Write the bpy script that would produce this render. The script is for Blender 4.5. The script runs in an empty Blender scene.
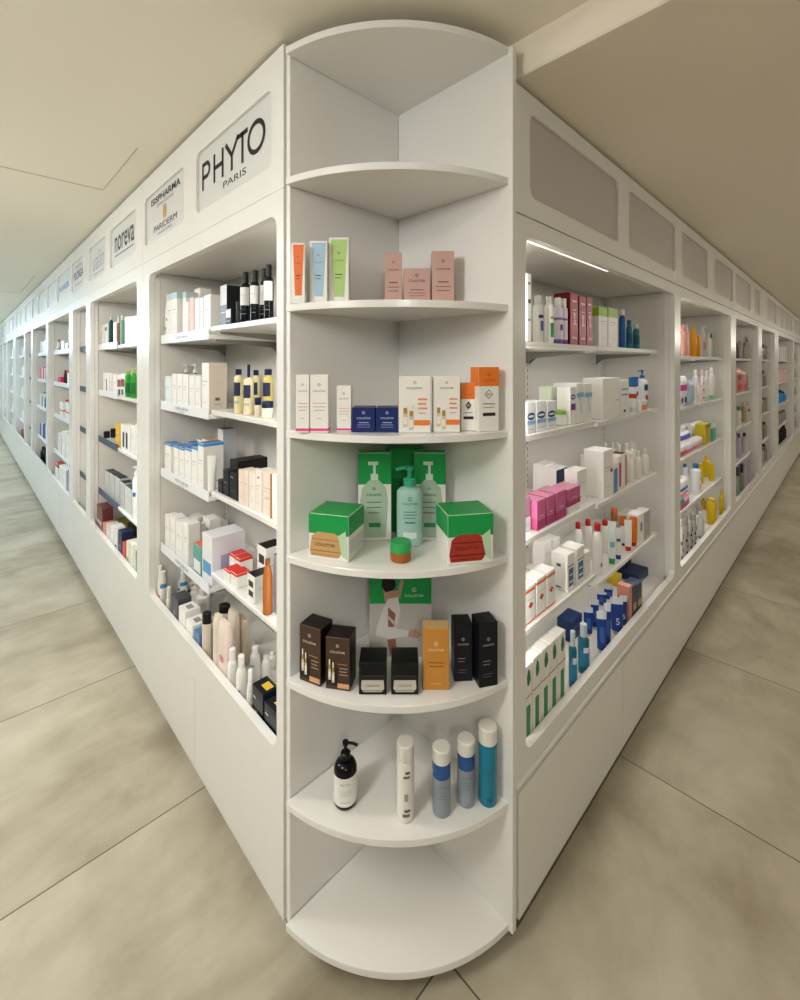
import bpy, bmesh, math, random
from mathutils import Vector, Matrix
RND = random.Random(11)
COL = bpy.context.scene.collection

# ---------------------------------------------------------------- camera frame
F, HZ, CAM = 446.4, 364.0, 1.54
TH = math.atan(440 / F)
SN, CS = math.sin(TH), math.cos(TH)
XL, YR = 0.612, 0.634            # face planes of the two shelving runs
REC = 0.05                       # shelf fronts sit this far behind the faces


def ray(px):
    k = (px - 400) / F
    return CS * k + SN, -SN * k + CS


def on_left(px, x):
    wx, wy = ray(px)
    t = x / wx
    return t * wy, t


def on_right(px, y):
    wx, wy = ray(px)
    t = y / wy
    return t * wx, t


def on_level(px, py, z):
    t = (CAM - z) * F / (py - HZ)
    wx, wy = ray(px)
    return t * wx, t * wy, t


def z_at(py, t):
    return CAM + (HZ - py) * t / F


# ---------------------------------------------------------------- materials
def lin(c):
    c /= 255.0
    return c / 12.92 if c <= 0.04045 else ((c + 0.055) / 1.055) ** 2.4


def rgb(h):
    h = h.lstrip('#')
    return tuple(lin(int(h[i:i + 2], 16)) for i in (0, 2, 4))


MATS = {}


def mat(h, rough=0.4, metal=0.0, trans=0.0, spec=0.25, emit=0.0, alpha=1.0):
    key = (h, rough, metal, trans, spec, emit, alpha)
    if key in MATS:
        return MATS[key]
    m = bpy.data.materials.new('finish_' + h.strip('#'))
    m.use_nodes = True
    nt = m.node_tree
    b = nt.nodes['Principled BSDF']
    c = rgb(h)
    if max(c) < .035: c = tuple(v * .55 for v in c)
    b.inputs['Base Color'].default_value = (*c, 1)
    b.inputs['Metallic'].default_value = metal
    b.inputs['Transmission Weight'].default_value = trans
    b.inputs['Specular IOR Level'].default_value = spec
    if alpha < 1:
        b.inputs['Alpha'].default_value = alpha
    if emit:
        b.inputs['Emission Color'].default_value = (*c, 1)
        b.inputs['Emission Strength'].default_value = emit
    # faint procedural variation of the sheen
    n = nt.nodes.new('ShaderNodeTexNoise')
    n.inputs['Scale'].default_value = 35
    mr = nt.nodes.new('ShaderNodeMapRange')
    mr.inputs['To Min'].default_value = max(0.02, rough - 0.04)
    mr.inputs['To Max'].default_value = min(1, rough + 0.04)
    nt.links.new(n.outputs['Fac'], mr.inputs['Value'])
    nt.links.new(mr.outputs['Result'], b.inputs['Roughness'])
    m.diffuse_color = (*c, 1)
    MATS[key] = m
    return m


def laminate(name, h, rough):
    m = bpy.data.materials.new(name)
    m.use_nodes = True
    nt = m.node_tree
    b = nt.nodes['Principled BSDF']
    tc = nt.nodes.new('ShaderNodeTexCoord')
    n = nt.nodes.new('ShaderNodeTexNoise')
    n.inputs['Scale'].default_value = 3.0
    n.inputs['Detail'].default_value = 4
    mx = nt.nodes.new('ShaderNodeMix')
    mx.data_type = 'RGBA'
    c = rgb(h)
    mx.inputs['A'].default_value = (*c, 1)
    mx.inputs['B'].default_value = (*[v * 0.96 for v in c], 1)
    nt.links.new(tc.outputs['Object'], n.inputs['Vector'])
    nt.links.new(n.outputs['Fac'], mx.inputs['Factor'])
    nt.links.new(mx.outputs['Result'], b.inputs['Base Color'])
    b.inputs['Roughness'].default_value = rough
    b.inputs['Specular IOR Level'].default_value = 0.5
    return m


WHITE = laminate('white_gloss_laminate', '#edebe6', 0.22)
WHITE_M = laminate('white_satin_laminate', '#e8e5de', 0.38)
FRAMEW = laminate('white_lacquer', '#edebe5', 0.25)
SIGNP = laminate('pale_sign_board', '#dcdcd8', 0.3)
BLANKP = laminate('grey_frosted_board', '#c6beb9', 0.3)
TOE = mat('#5d5347', 0.5)
STEEL = mat('#8d8b86', 0.35, 0.8)
SLOT = mat('#3a3835', 0.6)
GLOWM = mat('#fff6e6', 0.4, emit=1.3)
INK = mat('#1d1f24', 0.5)
GREYINK = mat('#7d8088', 0.5)


def floor_material():
    m = bpy.data.materials.new('stone_look_floor_tiles')
    m.use_nodes = True
    nt = m.node_tree
    N, L = nt.nodes, nt.links
    b = N['Principled BSDF']
    tc = N.new('ShaderNodeTexCoord')
    sep = N.new('ShaderNodeSeparateXYZ')
    L.new(tc.outputs['Object'], sep.inputs[0])

    def mth(op, a, bb=None):
        n = N.new('ShaderNodeMath')
        n.operation = op
        for i, v in enumerate((a, bb)):
            if v is None:
                continue
            if isinstance(v, (int, float)):
                n.inputs[i].default_value = v
            else:
                L.new(v, n.inputs[i])
        return n.outputs[0]

    def cell(o, off, pitch):
        t = mth('DIVIDE', mth('SUBTRACT', o, off), pitch)
        idx = mth('FLOOR', t)
        fr = mth('SUBTRACT', t, idx)
        d = mth('MULTIPLY', mth('MINIMUM', fr, mth('SUBTRACT', 1.0, fr)), pitch)
        return idx, d

    ix, dx = cell(sep.outputs['X'], 0.896 - 0.953 * 20, 0.953)
    iy, dy = cell(sep.outputs['Y'], 1.657 - 0.915 * 20, 0.915)
    dist = mth('MINIMUM', dx, dy)
    joint = mth('LESS_THAN', dist, 0.0022)
    comb = N.new('ShaderNodeCombineXYZ')
    L.new(mth('MULTIPLY', ix, 3.7), comb.inputs[0])
    L.new(mth('MULTIPLY', iy, 5.3), comb.inputs[1])
    add = N.new('ShaderNodeVectorMath')
    L.new(tc.outputs['Object'], add.inputs[0])
    L.new(comb.outputs[0], add.inputs[1])
    mp = N.new('ShaderNodeMapping')
    mp.inputs['Scale'].default_value = (1.0, 1.8, 1.0)
    L.new(add.outputs[0], mp.inputs[0])
    n1 = N.new('ShaderNodeTexNoise')
    n1.inputs['Scale'].default_value = 1.1
    n1.inputs['Detail'].default_value = 7
    n1.inputs['Roughness'].default_value = 0.62
    n1.inputs['Distortion'].default_value = 0.5
    L.new(mp.outputs[0], n1.inputs['Vector'])
    n2 = N.new('ShaderNodeTexNoise')
    n2.inputs['Scale'].default_value = 6
    n2.inputs['Detail'].default_value = 8
    L.new(add.outputs[0], n2.inputs['Vector'])
    cr = N.new('ShaderNodeValToRGB')
    e = cr.color_ramp.elements
    e[0].position = 0.34
    e[0].color = (*rgb('#9a8f79'), 1)
    e[1].position = 0.66
    e[1].color = (*rgb('#c1b9a4'), 1)
    k = cr.color_ramp.elements.new(0.5)
    k.color = (*rgb('#b1a892'), 1)
    L.new(n1.outputs['Fac'], cr.inputs[0])
    mx = N.new('ShaderNodeMix')
    mx.data_type = 'RGBA'
    mx.blend_type = 'SOFT_LIGHT'
    mx.inputs['Factor'].default_value = 0.55
    L.new(cr.outputs[0], mx.inputs['A'])
    L.new(n2.outputs['Fac'], mx.inputs['B'])
    mj = N.new('ShaderNodeMix')
    mj.data_type = 'RGBA'
    L.new(joint, mj.inputs['Factor'])
    L.new(mx.outputs['Result'], mj.inputs['A'])
    mj.inputs['B'].default_value = (*rgb('#5b5344'), 1)
    L.new(mj.outputs['Result'], b.inputs['Base Color'])
    mr = N.new('ShaderNodeMapRange')
    mr.inputs['To Min'].default_value = 0.36
    mr.inputs['To Max'].default_value = 0.52
    L.new(n2.outputs['Fac'], mr.inputs['Value'])
    L.new(mr.outputs['Result'], b.inputs['Roughness'])
    b.inputs['Specular IOR Level'].default_value = 0.4
    bp = N.new('ShaderNodeBump')
    bp.inputs['Strength'].default_value = 0.06
    bp.inputs['Distance'].default_value = 0.01
    L.new(n2.outputs['Fac'], bp.inputs['Height'])
    L.new(bp.outputs[0], b.inputs['Normal'])
    return m


def ceiling_material(name, h):
    m = bpy.data.materials.new(name)
    m.use_nodes = True
    nt = m.node_tree
    b = nt.nodes['Principled BSDF']
    n = nt.nodes.new('ShaderNodeTexNoise')
    n.inputs['Scale'].default_value = 1.5
    mx = nt.nodes.new('ShaderNodeMix')
    mx.data_type = 'RGBA'
    c = rgb(h)
    mx.inputs['A'].default_value = (*c, 1)
    mx.inputs['B'].default_value = (*[v * 0.95 for v in c], 1)
    nt.links.new(n.outputs['Fac'], mx.inputs['Factor'])
    nt.links.new(mx.outputs['Result'], b.inputs['Base Color'])
    b.inputs['Roughness'].default_value = 0.55
    return m


# ---------------------------------------------------------------- mesh builder
_text_cache = {}


def text_geo(s, bold=0.0):
    key = (s, bold)
    if key not in _text_cache:
        cu = bpy.data.curves.new('lettering_curve', 'FONT')
        cu.body = s
        cu.size = 1.0
        cu.resolution_u = 3
        cu.offset = bold
        ob = bpy.data.objects.new('lettering_curve', cu)
        me = bpy.data.meshes.new_from_object(ob)
        vs = [v.co.copy() for v in me.vertices]
        fs = [tuple(p.vertices) for p in me.polygons]
        x0, x1 = min(v.x for v in vs), max(v.x for v in vs)
        y0, y1 = min(v.y for v in vs), max(v.y for v in vs)
        vs = [((v.x - (x0 + x1) / 2) / (x1 - x0), (v.y - (y0 + y1) / 2) / (y1 - y0)) for v in vs]
        _text_cache[key] = (vs, fs, (x1 - x0) / (y1 - y0))
        bpy.data.objects.remove(ob)
        bpy.data.curves.remove(cu)
        bpy.data.meshes.remove(me)
    return _text_cache[key]


class MB:
    def __init__(s):
        s.v, s.f, s.m, s.sm, s.mats = [], [], [], [], []

    def mi(s, m):
        if m not in s.mats:
            s.mats.append(m)
        return s.mats.index(m)

    def face(s, pts, m, smooth=False):
        i = len(s.v)
        s.v.extend(tuple(p) for p in pts)
        s.f.append(tuple(range(i, i + len(pts))))
        s.m.append(s.mi(m))
        s.sm.append(smooth)

    def idx(s, vs, fs, m, smooth=False):
        i = len(s.v)
        s.v.extend(tuple(p) for p in vs)
        k = s.mi(m)
        for f in fs:
            s.f.append(tuple(a + i for a in f))
            s.m.append(k)
            s.sm.append(smooth)

    def box(s, x0, x1, y0, y1, z0, z1, m, bev=0.0, faces=None, fn=None):
        faces = faces or {}
        fn = fn or (lambda x, y, z: (x, y, z))
        if x0 > x1: x0, x1 = x1, x0
        if y0 > y1: y0, y1 = y1, y0
        if z0 > z1: z0, z1 = z1, z0
        b = min(bev, (x1 - x0) * .3, (y1 - y0) * .3, (z1 - z0) * .3)
        X, Y, Z = {-1: x0, 1: x1}, {-1: y0, 1: y1}, {-1: z0, 1: z1}

        def P(a, sx, sy, sz):
            return fn(X[sx] - (0 if a == 0 else sx * b), Y[sy] - (0 if a == 1 else sy * b), Z[sz] - (0 if a == 2 else sz * b))
        q = [(-1, -1), (1, -1), (1, 1), (-1, 1)]
        names = {(0, -1): 'left', (0, 1): 'right', (1, -1): 'front', (1, 1): 'back', (2, -1): 'bottom', (2, 1): 'top'}
        for a in range(3):
            for sg in (-1, 1):
                pts = []
                for p, r in q:
                    t = [p, r]
                    t.insert(a, sg)
                    pts.append(P(a, *t))
                s.face(pts, faces.get(names[(a, sg)], m))
        if b > 0:
            for a in range(3):          # edge running along axis a
                o = [i for i in range(3) if i != a]
                for p, r in q:
                    pts = []
                    for fa, sg in ((o[0], -1), (o[1], -1), (o[1], 1), (o[0], 1)):
                        t = [0, 0, 0]
                        t[a] = sg
                        t[o[0]], t[o[1]] = p, r
                        pts.append(P(fa, *t))
                    s.face(pts, m)
            for sx in (-1, 1):
                for sy in (-1, 1):
                    for sz in (-1, 1):
                        s.face([P(a, sx, sy, sz) for a in range(3)], m)

    def lathe(s, prof, m, seg=18, cx=0, cy=0, sy=1.0, mats=None, a0=0.0, a1=2 * math.pi):
        """prof: (radius, z) list from bottom to top; rings are doubled where the outline breaks."""
        n = len(prof)
        full = abs(a1 - a0 - 2 * math.pi) < 1e-6
        k = seg if full else seg + 1
        angs = [a0 + (a1 - a0) * i / seg for i in range(k)]

        def ring(r, z):
            i = len(s.v)
            for a in angs:
                s.v.append((cx + r * math.cos(a), cy + r * math.sin(a) * sy, z))
            return i
        prev = None
        for j in range(n - 1):
            (r0, z0), (r1, z1) = prof[j], prof[j + 1]
            d = Vector((r1 - r0, z1 - z0))
            if d.length < 1e-7:
                continue
            if prev is not None and prev[1].angle(d) < 0.75:
                i0 = prev[0]
            else:
                i0 = ring(r0, z0)
            i1 = ring(r1, z1)
            kk = s.mi(mats[j] if mats else m)
            for i in range(seg):
                p, q_ = i, (i + 1) % k
                s.f.append((i0 + p, i0 + q_, i1 + q_, i1 + p))
                s.m.append(kk)
                s.sm.append(True)
            prev = (i1, d)
        for (r, z), mm in ((prof[0], mats[0] if mats else m), (prof[-1], mats[-1] if mats else m)):
            if r > 1e-6 and full:
                i = ring(r, z)
                s.f.append(tuple(range(i, i + k)))
                s.m.append(s.mi(mm))
                s.sm.append(False)

    def loft(s, rings, mats, cap=True):
        """rings: equal-length point lists; mats: one per band."""
        n = len(rings[0])
        ids = []
        for r in rings:
            ids.append(len(s.v))
            s.v.extend(tuple(p) for p in r)
        for j in range(len(rings) - 1):
            k = s.mi(mats[j] if isinstance(mats, list) else mats)
            for i in range(n):
                s.f.append((ids[j] + i, ids[j] + (i + 1) % n, ids[j + 1] + (i + 1) % n, ids[j + 1] + i))
                s.m.append(k)
                s.sm.append(True)
        if cap:
            for i, mm in ((0, 0), (-1, -1)):
                s.face(rings[i], mats[mm] if isinstance(mats, list) else mats)

    def tube(s, pts, r, m, seg=8):
        pts = [Vector(p) for p in pts]
        rings = []
        for i, p in enumerate(pts):
            d = (pts[min(i + 1, len(pts) - 1)] - pts[max(i - 1, 0)]).normalized()
            a = d.orthogonal().normalized() if abs(d.z) > 0.99 else d.cross(Vector((0, 0, 1))).normalized()
            b = d.cross(a).normalized()
            rings.append([p + a * math.cos(2 * math.pi * k / seg) * r + b * math.sin(2 * math.pi * k / seg) * r for k in range(seg)])
        s.loft(rings, m)

    def text(s, st, width, m, fn, bold=0.0, height=None):
        vs, fs, asp = text_geo(st, bold)
        h = height or width / asp
        s.idx([fn(v[0] * width, v[1] * h) for v in vs], fs, m)

    def build(s, name, parent=None, origin=(0, 0, 0)):
        me = bpy.data.meshes.new(name)
        o = Vector(origin)
        me.from_pydata([Vector(v) - o for v in s.v], [], s.f)
        for m in s.mats:
            me.materials.append(m)
        me.polygons.foreach_set('material_index', s.m)
        me.polygons.foreach_set('use_smooth', s.sm)
        bm = bmesh.new()
        bm.from_mesh(me)
        bmesh.ops.remove_doubles(bm, verts=bm.verts, dist=1e-7) if False else None
        bmesh.ops.recalc_face_normals(bm, faces=bm.faces)
        bm.to_mesh(me)
        bm.free()
        me.update()
        ob = bpy.data.objects.new(name, me)
        COL.objects.link(ob)
        if parent:
            ob.parent = parent
        return ob


def tag(o, label=None, cat=None, group=None, kind=None):
    if label: o['label'] = label
    if cat: o['category'] = cat
    if group: o['group'] = group
    if kind: o['kind'] = kind
    return o


def empty(name, loc=(0, 0, 0), rz=0.0):
    o = bpy.data.objects.new(name, None)
    o.empty_display_size = 0.05
    COL.objects.link(o)
    o.location = loc
    o.rotation_euler = (0, 0, rz)
    return o


def copy_tree(o, parent=None):
    c = o.copy()
    COL.objects.link(c)
    if parent:
        c.parent = parent
    for ch in list(o.children):
        copy_tree(ch, c)
    return c


# ---------------------------------------------------------------- the setting
mb = MB()
mb.box(-14, 18, -14, 18, -0.06, 0.0, floor_material())
tag(mb.build('floor'), kind='structure')

CEIL = ceiling_material('painted_ceiling', '#f5eedd')
ZC, ZL, XB = 2.402, 2.306, 1.062
mb = MB()
mb.box(-14, XB + 0.05, -14, 18, ZC, ZC + 0.06, CEIL)
tag(mb.build('ceiling'), kind='structure')
mb = MB()
mb.box(XB, 18, -14, 1.1, ZL, ZC + 0.06, ceiling_material('painted_soffit', '#f0e6d2'), bev=0.004)
tag(mb.build('ceiling_soffit'), kind='structure')


WALLP = ceiling_material('painted_end_wall', '#e9e6de')
mb = MB(); mb.box(-14, 1.1, 17.9, 18, 0, ZC, WALLP); tag(mb.build('wall_back'), kind='structure')
mb = MB(); mb.box(17.9, 18, -14, 1.1, 0, ZC, WALLP); tag(mb.build('wall_side'), kind='structure')


def ceil_pt(px, py):
    x, y, t = on_level(px, py, ZC)
    return Vector((x, y, ZC - 0.0015))


JOINT = mat('#8b7f62', 0.7)


def groove(name, a, b, w=0.005):
    a, b = Vector(a), Vector(b)
    d = (b - a).normalized()
    n = Vector((-d.y, d.x, 0)) * w / 2
    m_ = MB()
    lo, hi = [], []
    for p in (a - n, b - n, b + n, a + n):
        lo.append((p.x, p.y, ZC - 0.001))
        hi.append((p.x, p.y, ZC + 0.003))
    m_.loft([lo, hi], JOINT)
    tag(m_.build(name), kind='structure')


pA, pB = ceil_pt(103, 190), ceil_pt(134, 147)
groove('trim_1', pA, (pA.x, pB.y, 0))
groove('trim_2', pA, (pA.x - 2.2, pA.y, 0))
pA, pB = ceil_pt(20, 293), ceil_pt(33, 275)
groove('trim_3', pA, (pA.x, pB.y, 0))
groove('trim_4', pA, (pA.x - 1.6, pA.y, 0))


# ---------------------------------------------------------------- shelving bays
def rounded(u0, u1, v0, v1, r, n=6):
    pts = []
    for cu, cv, a in ((u1 - r, v0 + r, -90), (u1 - r, v1 - r, 0), (u0 + r, v1 - r, 90), (u0 + r, v0 + r, 180)):
        for i in range(n + 1):
            t = math.radians(a + 90 * i / n)
            pts.append((cu + r * math.cos(t), cv + r * math.sin(t)))
    return pts


def frame_holes(mb, mp, U0, U1, V0, V1, u0, u1, v0, v1, r, w0, w1, m, n=6):
    """flat panel U0..U1 x V0..V1 with one rounded opening; w0 the face, w1 the back of the board."""
    inn = rounded(u0, u1, v0, v1, r, n)
    corners = [(U1, V0), (U1, V1), (U0, V1), (U0, V0)]
    out = []
    for c in range(4):
        k = corners[c]
        for i in range(n + 1):
            p = inn[c * (n + 1) + i]
            h = n / 2
            horiz_first = c in (0, 2)
            a = (p[0], k[1]) if horiz_first else (k[0], p[1])
            b = (k[0], p[1]) if horiz_first else (p[0], k[1])
            s_, e_ = inn[c * (n + 1)], inn[c * (n + 1) + n]
            st = (s_[0], k[1]) if horiz_first else (k[0], s_[1])
            en = (k[0], e_[1]) if horiz_first else (e_[0], k[1])
            if i <= h:
                f = i / h
                out.append((st[0] + (k[0] - st[0]) * f, st[1] + (k[1] - st[1]) * f))
            else:
                f = (i - h) / h
                out.append((k[0] + (en[0] - k[0]) * f, k[1] + (en[1] - k[1]) * f))
    N = len(inn)
    for i in range(N):
        j = (i + 1) % N
        e = 0.003
        def inset(p, cu=(u0 + u1) / 2, cv=(v0 + v1) / 2, s=1):
            return p
        mb.face([mp(out[i][0], w0, out[i][1]), mp(out[j][0], w0, out[j][1]), mp(inn[j][0], w0, inn[j][1]), mp(inn[i][0], w0, inn[i][1])], m)
        mb.face([mp(out[i][0], w1, out[i][1]), mp(out[j][0], w1, out[j][1]), mp(inn[j][0], w1, inn[j][1]), mp(inn[i][0], w1, inn[i][1])], m)
        mb.face([mp(inn[i][0], w0, inn[i][1]), mp(inn[j][0], w0, inn[j][1]), mp(inn[j][0], w1, inn[j][1]), mp(inn[i][0], w1, inn[i][1])], m, True)
        mb.face([mp(out[i][0], w0, out[i][1]), mp(out[j][0], w0, out[j][1]), mp(out[j][0], w1, out[j][1]), mp(out[i][0], w1, out[i][1])], m)


def mp_left(u, w, z): return (XL + w, u, z)
def mp_right(u, w, z): return (u, YR + w, z)


DEPTH = 0.37
DECK = {'L': 0.382, 'R': 0.432}
RAILBLUE = mat('#3f4a66', 0.4)
RAILW = mat('#eef0f2', 0.3)


def phyto(mb, mp, uc, zc, w, h, wv, m):
    """even-stroke capitals; u runs towards the corner so text x maps to -u on the lettered run"""
    st = h * 0.155
    def pt(x, z): return mp(uc - x, wv, zc + z)
    def bar(ax, az, bx, bz, t=st):
        d = Vector((bx - ax, bz - az)).normalized()
        n = Vector((-d.y, d.x)) * t / 2
        mb.face([pt(ax + n.x, az + n.y), pt(bx + n.x, bz + n.y), pt(bx - n.x, bz - n.y), pt(ax - n.x, az - n.y)], m)
    b, t = -h / 2, h / 2
    x = [-w / 2 + w * f for f in (0.02, 0.165, 0.235, 0.40, 0.43, 0.53, 0.63, 0.60, 0.78)]
    def arc(cx, cz, rx, rz, a0, a1, t=st, n=28):
        o, i_ = [], []
        for k in range(n + 1):
            a = math.radians(a0 + (a1 - a0) * k / n)
            o.append((cx + (rx + t / 2) * math.cos(a), cz + (rz + t / 2) * math.sin(a)))
            i_.append((cx + (rx - t / 2) * math.cos(a), cz + (rz - t / 2) * math.sin(a)))
        for k in range(n):
            mb.face([pt(*o[k]), pt(*o[k + 1]), pt(*i_[k + 1]), pt(*i_[k])], m)
    # P
    bar(x[0], b, x[0], t)
    rz = h * 0.235
    bar(x[0], t - st / 2, x[0] + w * .07, t - st / 2)
    bar(x[0], t - st / 2 - 2 * rz, x[0] + w * .07, t - st / 2 - 2 * rz)
    arc(x[0] + w * .07, t - st / 2 - rz, w * .055, rz, -90, 90)
    # H
    bar(x[2], b, x[2], t); bar(x[3] - w * .02, b, x[3] - w * .02, t); bar(x[2], 0, x[3] - w * .02, 0)
    # Y
    bar(x[4], t, x[5], 0); bar(x[6], t, x[5], 0); bar(x[5], b, x[5], 0.02 * h)
    # T
    bar(x[6] - w * .015, t - st / 2, x[8] - w * .01, t - st / 2)
    bar((x[6] + x[8]) / 2 - w * .012, b, (x[6] + x[8]) / 2 - w * .012, t)
    # O
    arc(w * .385, 0, w * .105, h * .44, 0, 360, n=48)


def make_bay(run, i, u0, u1, o0, o1, top, bot, fas, ztop, levels, split, signs, doors, rail='white', sgn=None, door_top=0.395):
    """one floor-to-ceiling display cabinet. o0..o1 the opening along the run; levels: (near half, far half)."""
    left = run == 'L'
    DK = DECK[run]
    mp = mp_left if left else mp_right
    org = mp(u0, 0, 0)
    root = empty('display_cabinet', org)

    def bx(mb, a, b, w0, w1, z0, z1, m, bev=0.002):
        mb.box(a, b, w0, w1, z0, z1, m, bev, fn=lambda x, y, z: mp(x, y, z))

    def part(name, mb, parent=root):
        return mb.build(name, parent, org)
    g = 0.0012
    # face frame with rounded opening
    m = MB()
    frame_holes(m, mp, u0 + g, u1 - g, door_top + (.0008 if left else .0012), fas - (.0005 if left else .002), o0, o1, bot, top, 0.035, 0, 0.024, FRAMEW)
    bx(m, o0 - .03, o0 - .002, 0.0245, 0.048, bot - .02, top + .02, FRAMEW)
    bx(m, o1 + .002, o1 + .03, 0.0245, 0.048, bot - .02, top + .02, FRAMEW)
    part('front_frame', m)
    # carcass
    for a, b in ((o0 - .022, o0 - .004), (o1 + .004, o1 + .022)):
        m = MB(); bx(m, a, b, 0.049, DEPTH - .014, DK - .012, top + .012, WHITE_M)
        part('side_panel', m)
    m = MB(); bx(m, o0 - .022, o1 + .022, DEPTH - .012, DEPTH, DK - .012, top + .03, WHITE_M)
    part('back_panel', m)
    m = MB(); bx(m, o0 - .022, o1 + .022, 0.026, DEPTH - .014, top + .014, top + .03, WHITE_M)
    part('top_panel', m)
    m = MB(); bx(m, o0 - .002, o1 + .002, 0.026, DEPTH - .014, DK - .012, DK, WHITE_M)
    part('deck', m)
    # LED profile inside the near jamb; the bar at the top mimics a lit edge
    m = MB(); bx(m, o0 + .003, o0 + .012, 0.034, 0.046, bot + .03, top - .03, GLOWM, 0)
    part('led_and_edge_glow', m)
    if not left and i < 1:
        m = MB(); bx(m, o0 + .04, o1 - .8, 0.028, 0.032, top - .0005, top + .004, GLOWM, 0)  # glowing bar stands in for light caught on the frame's top edge
        part('led_and_edge_glow', m)
    # slotted uprights on the back panel
    ups = [o0 + .012, o1 - .012] + ([split - .012, split + .012] if split else [])
    for uu in ups:
        m = MB(); bx(m, uu - .008, uu + .008, DEPTH - .022, DEPTH - .0125, bot, top, WHITE_M, .001)
        z = bot + .03
        while z < top - .03:
            m.face([mp(uu - .002, DEPTH - .0225, z), mp(uu + .002, DEPTH - .0225, z), mp(uu + .002, DEPTH - .0225, z + .014), mp(uu - .002, DEPTH - .0225, z + .014)], SLOT)
            z += .028
        part('upright', m)
    # shelves
    halves = [(o0 + .002, o1 - .002, levels[0])] if not split else [(o0 + .002, split - .008, levels[0]), (split + .008, o1 - (.105 if (not left and i == 0) else .004), levels[1])]
    for hi_, (a, b, lv) in enumerate(halves):
        for li, z in enumerate(lv):
            m = MB(); bx(m, a, b, REC, DEPTH - .024, z - .018, z, WHITE, .002)
            sh = part('shelf', m)
            for uu in (a + .012, b - .012):
                m = MB()
                prof = [(DEPTH - .024, z - .019), (REC + .03, z - .019), (REC + .03, z - .026), (DEPTH - .06, z - .045), (DEPTH - .024, z - .075)]
                m.loft([[mp(uu - .0015, p[0], p[1]) for p in prof], [mp(uu + .0015, p[0], p[1]) for p in prof]], STEEL)
                part('bracket', m, sh)
            if left and (hi_ == 1 or not split):
                rm = RAILBLUE if rail == 'blue' or (rail == 'mix' and li >= 2) else RAILW
                m = MB(); bx(m, a, b, REC - .004, REC - .0005, z - .02, z + .02, rm, .0008)
                if rail == 'white' and split:
                    uc = (a + b) / 2
                    m.text('ISISPHARMA', .15, GREYINK, lambda x, zz: mp(uc - x, REC - .0045, z + zz), height=.013)
                    m.text('DERMATOLOGIE', .06, GREYINK, lambda x, zz: mp(uc - x, REC - .0045, z - .013 + zz), height=.006)
                part('price_rail', m, sh)
    # base: doors and toe kick
    for a, b in zip(doors[:-1], doors[1:]):
        m = MB()
        bh = .003 if left else .012
        pw = 0 if left else -.011
        bx(m, a + .002, b - .002, pw, .018, .06, door_top - bh, FRAMEW, .0008)
        # bevelled finger-pull along the top edge
        pr = [(pw, door_top - bh), (.018, door_top - bh), (.018, door_top), (.002, door_top)]
        m.loft([[mp(a + .002, *p) for p in pr], [mp(b - .002, *p) for p in pr]], WHITE)
        part('base_door', m)
    m = MB(); bx(m, u0 + g, u1 - g, .03 if left else .008, .05, 0.0, .0595, TOE)
    part('toe_kick', m)
    m = MB(); bx(m, u0 + g, u1 - g, .019, DEPTH - .02, .0605, .08, WHITE_M)
    part('base_bottom', m)
    # header with recessed sign boards
    for k, (c0, c1, s0, s1) in enumerate(signs):
        m = MB()
        sb, stp = (fas + .075, ztop - .092) if left else (fas + .06, ztop - .055)
        frame_holes(m, mp, c0, c1, fas + (.0005 if left else .002), ztop - .002, s0, s1, sb, stp, .03, 0, .009, FRAMEW)
        hd = part('header', m)
        m = MB()
        bx(m, s0 - .01, s1 + .01, .0095, .018, sb - .01, stp + .01, SIGNP if left else BLANKP, .001)
        sp = part('sign_panel', m, hd)
        if left and sgn and k < len(sgn) and sgn[k]:
            m = MB()
            uc, zc, W = (s0 + s1) / 2, (sb + stp) / 2, s1 - s0
            def tx(st, w, dz, h, mm=INK, bold=0.0, dx=0):
                m.text(st, w, mm, lambda x, zz: mp(uc - dx - x, .0088, zc + dz + zz), bold, h)
            nm = sgn[k]
            if nm == 'PHYTO':
                phyto(m, mp, uc + .012, zc + .016, .47 * W / .56, .098, .0088, INK)
                tx('PARIS', .165, -.062, .022, INK, .0, .02)
            elif nm == 'ISIS':
                tx('ISISPHARMA', W * .74, .075, .03, INK, .02)
                tx('DERMATOLOGIE', W * .42, .045, .012, GREYINK)
                drop = mat('#c9a15e', .4)
                for dx_ in (-.011, .011):
                    m.loft([[mp(uc + dx_ + q * .012 * math.cos(a), .0088, zc + .0 + .033 * math.sin(a)) for a in [2 * math.pi * j / 12 for j in range(12)]] for q in (1, .02)], drop, cap=False)
                tx('PARIDERM', W * .58, -.052, .026, INK)
                tx('LABORATOIRES', W * .36, -.08, .01, GREYINK)
            elif nm == 'noreva':
                tx('noreva', W * .74, .012, .085, mat('#33343b', .5), .01)
                m.box(uc - W * .36, uc + W * .36, .0085, .0088, zc - .055, zc - .048, GREYINK, fn=mp)
            elif nm == 'ualin':
                tx('ualin', W * .7, .01, .12, mat('#a9abb0', .5))
                m.box(uc - W * .36, uc + W * .36, .0085, .0088, zc - .078, zc - .072, mat('#a9abb0', .5), fn=mp)
            elif nm == 'FILORGA':
                tx('LABORATOIRES', W * .6, .07, .014, GREYINK)
                tx('FILORGA', W * .8, .008, .06, mat('#4a4c52', .5), .02)
                tx('PARIS', W * .55, -.06, .018, GREYINK)
            elif nm == 'nutris':
                tx('nuxetis', W * .8, .0, .06, mat('#5a6fb4', .5), .01)
            m.build('lettering', sp, org)
    return root


LZN = [1.679, 1.370, 1.070, 0.769]
LZF = [1.652, 1.352, 1.045, 0.700]
RZN = [1.608, 1.326, 1.015, 0.745]
RZF = [1.610, 1.318, 1.003, 0.702]
RZ2 = [1.588, 1.288, 0.995, 0.702]


def Ly(px): return on_left(px, XL)[0]
def Rx(px): return on_right(px, YR)[0]


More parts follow.
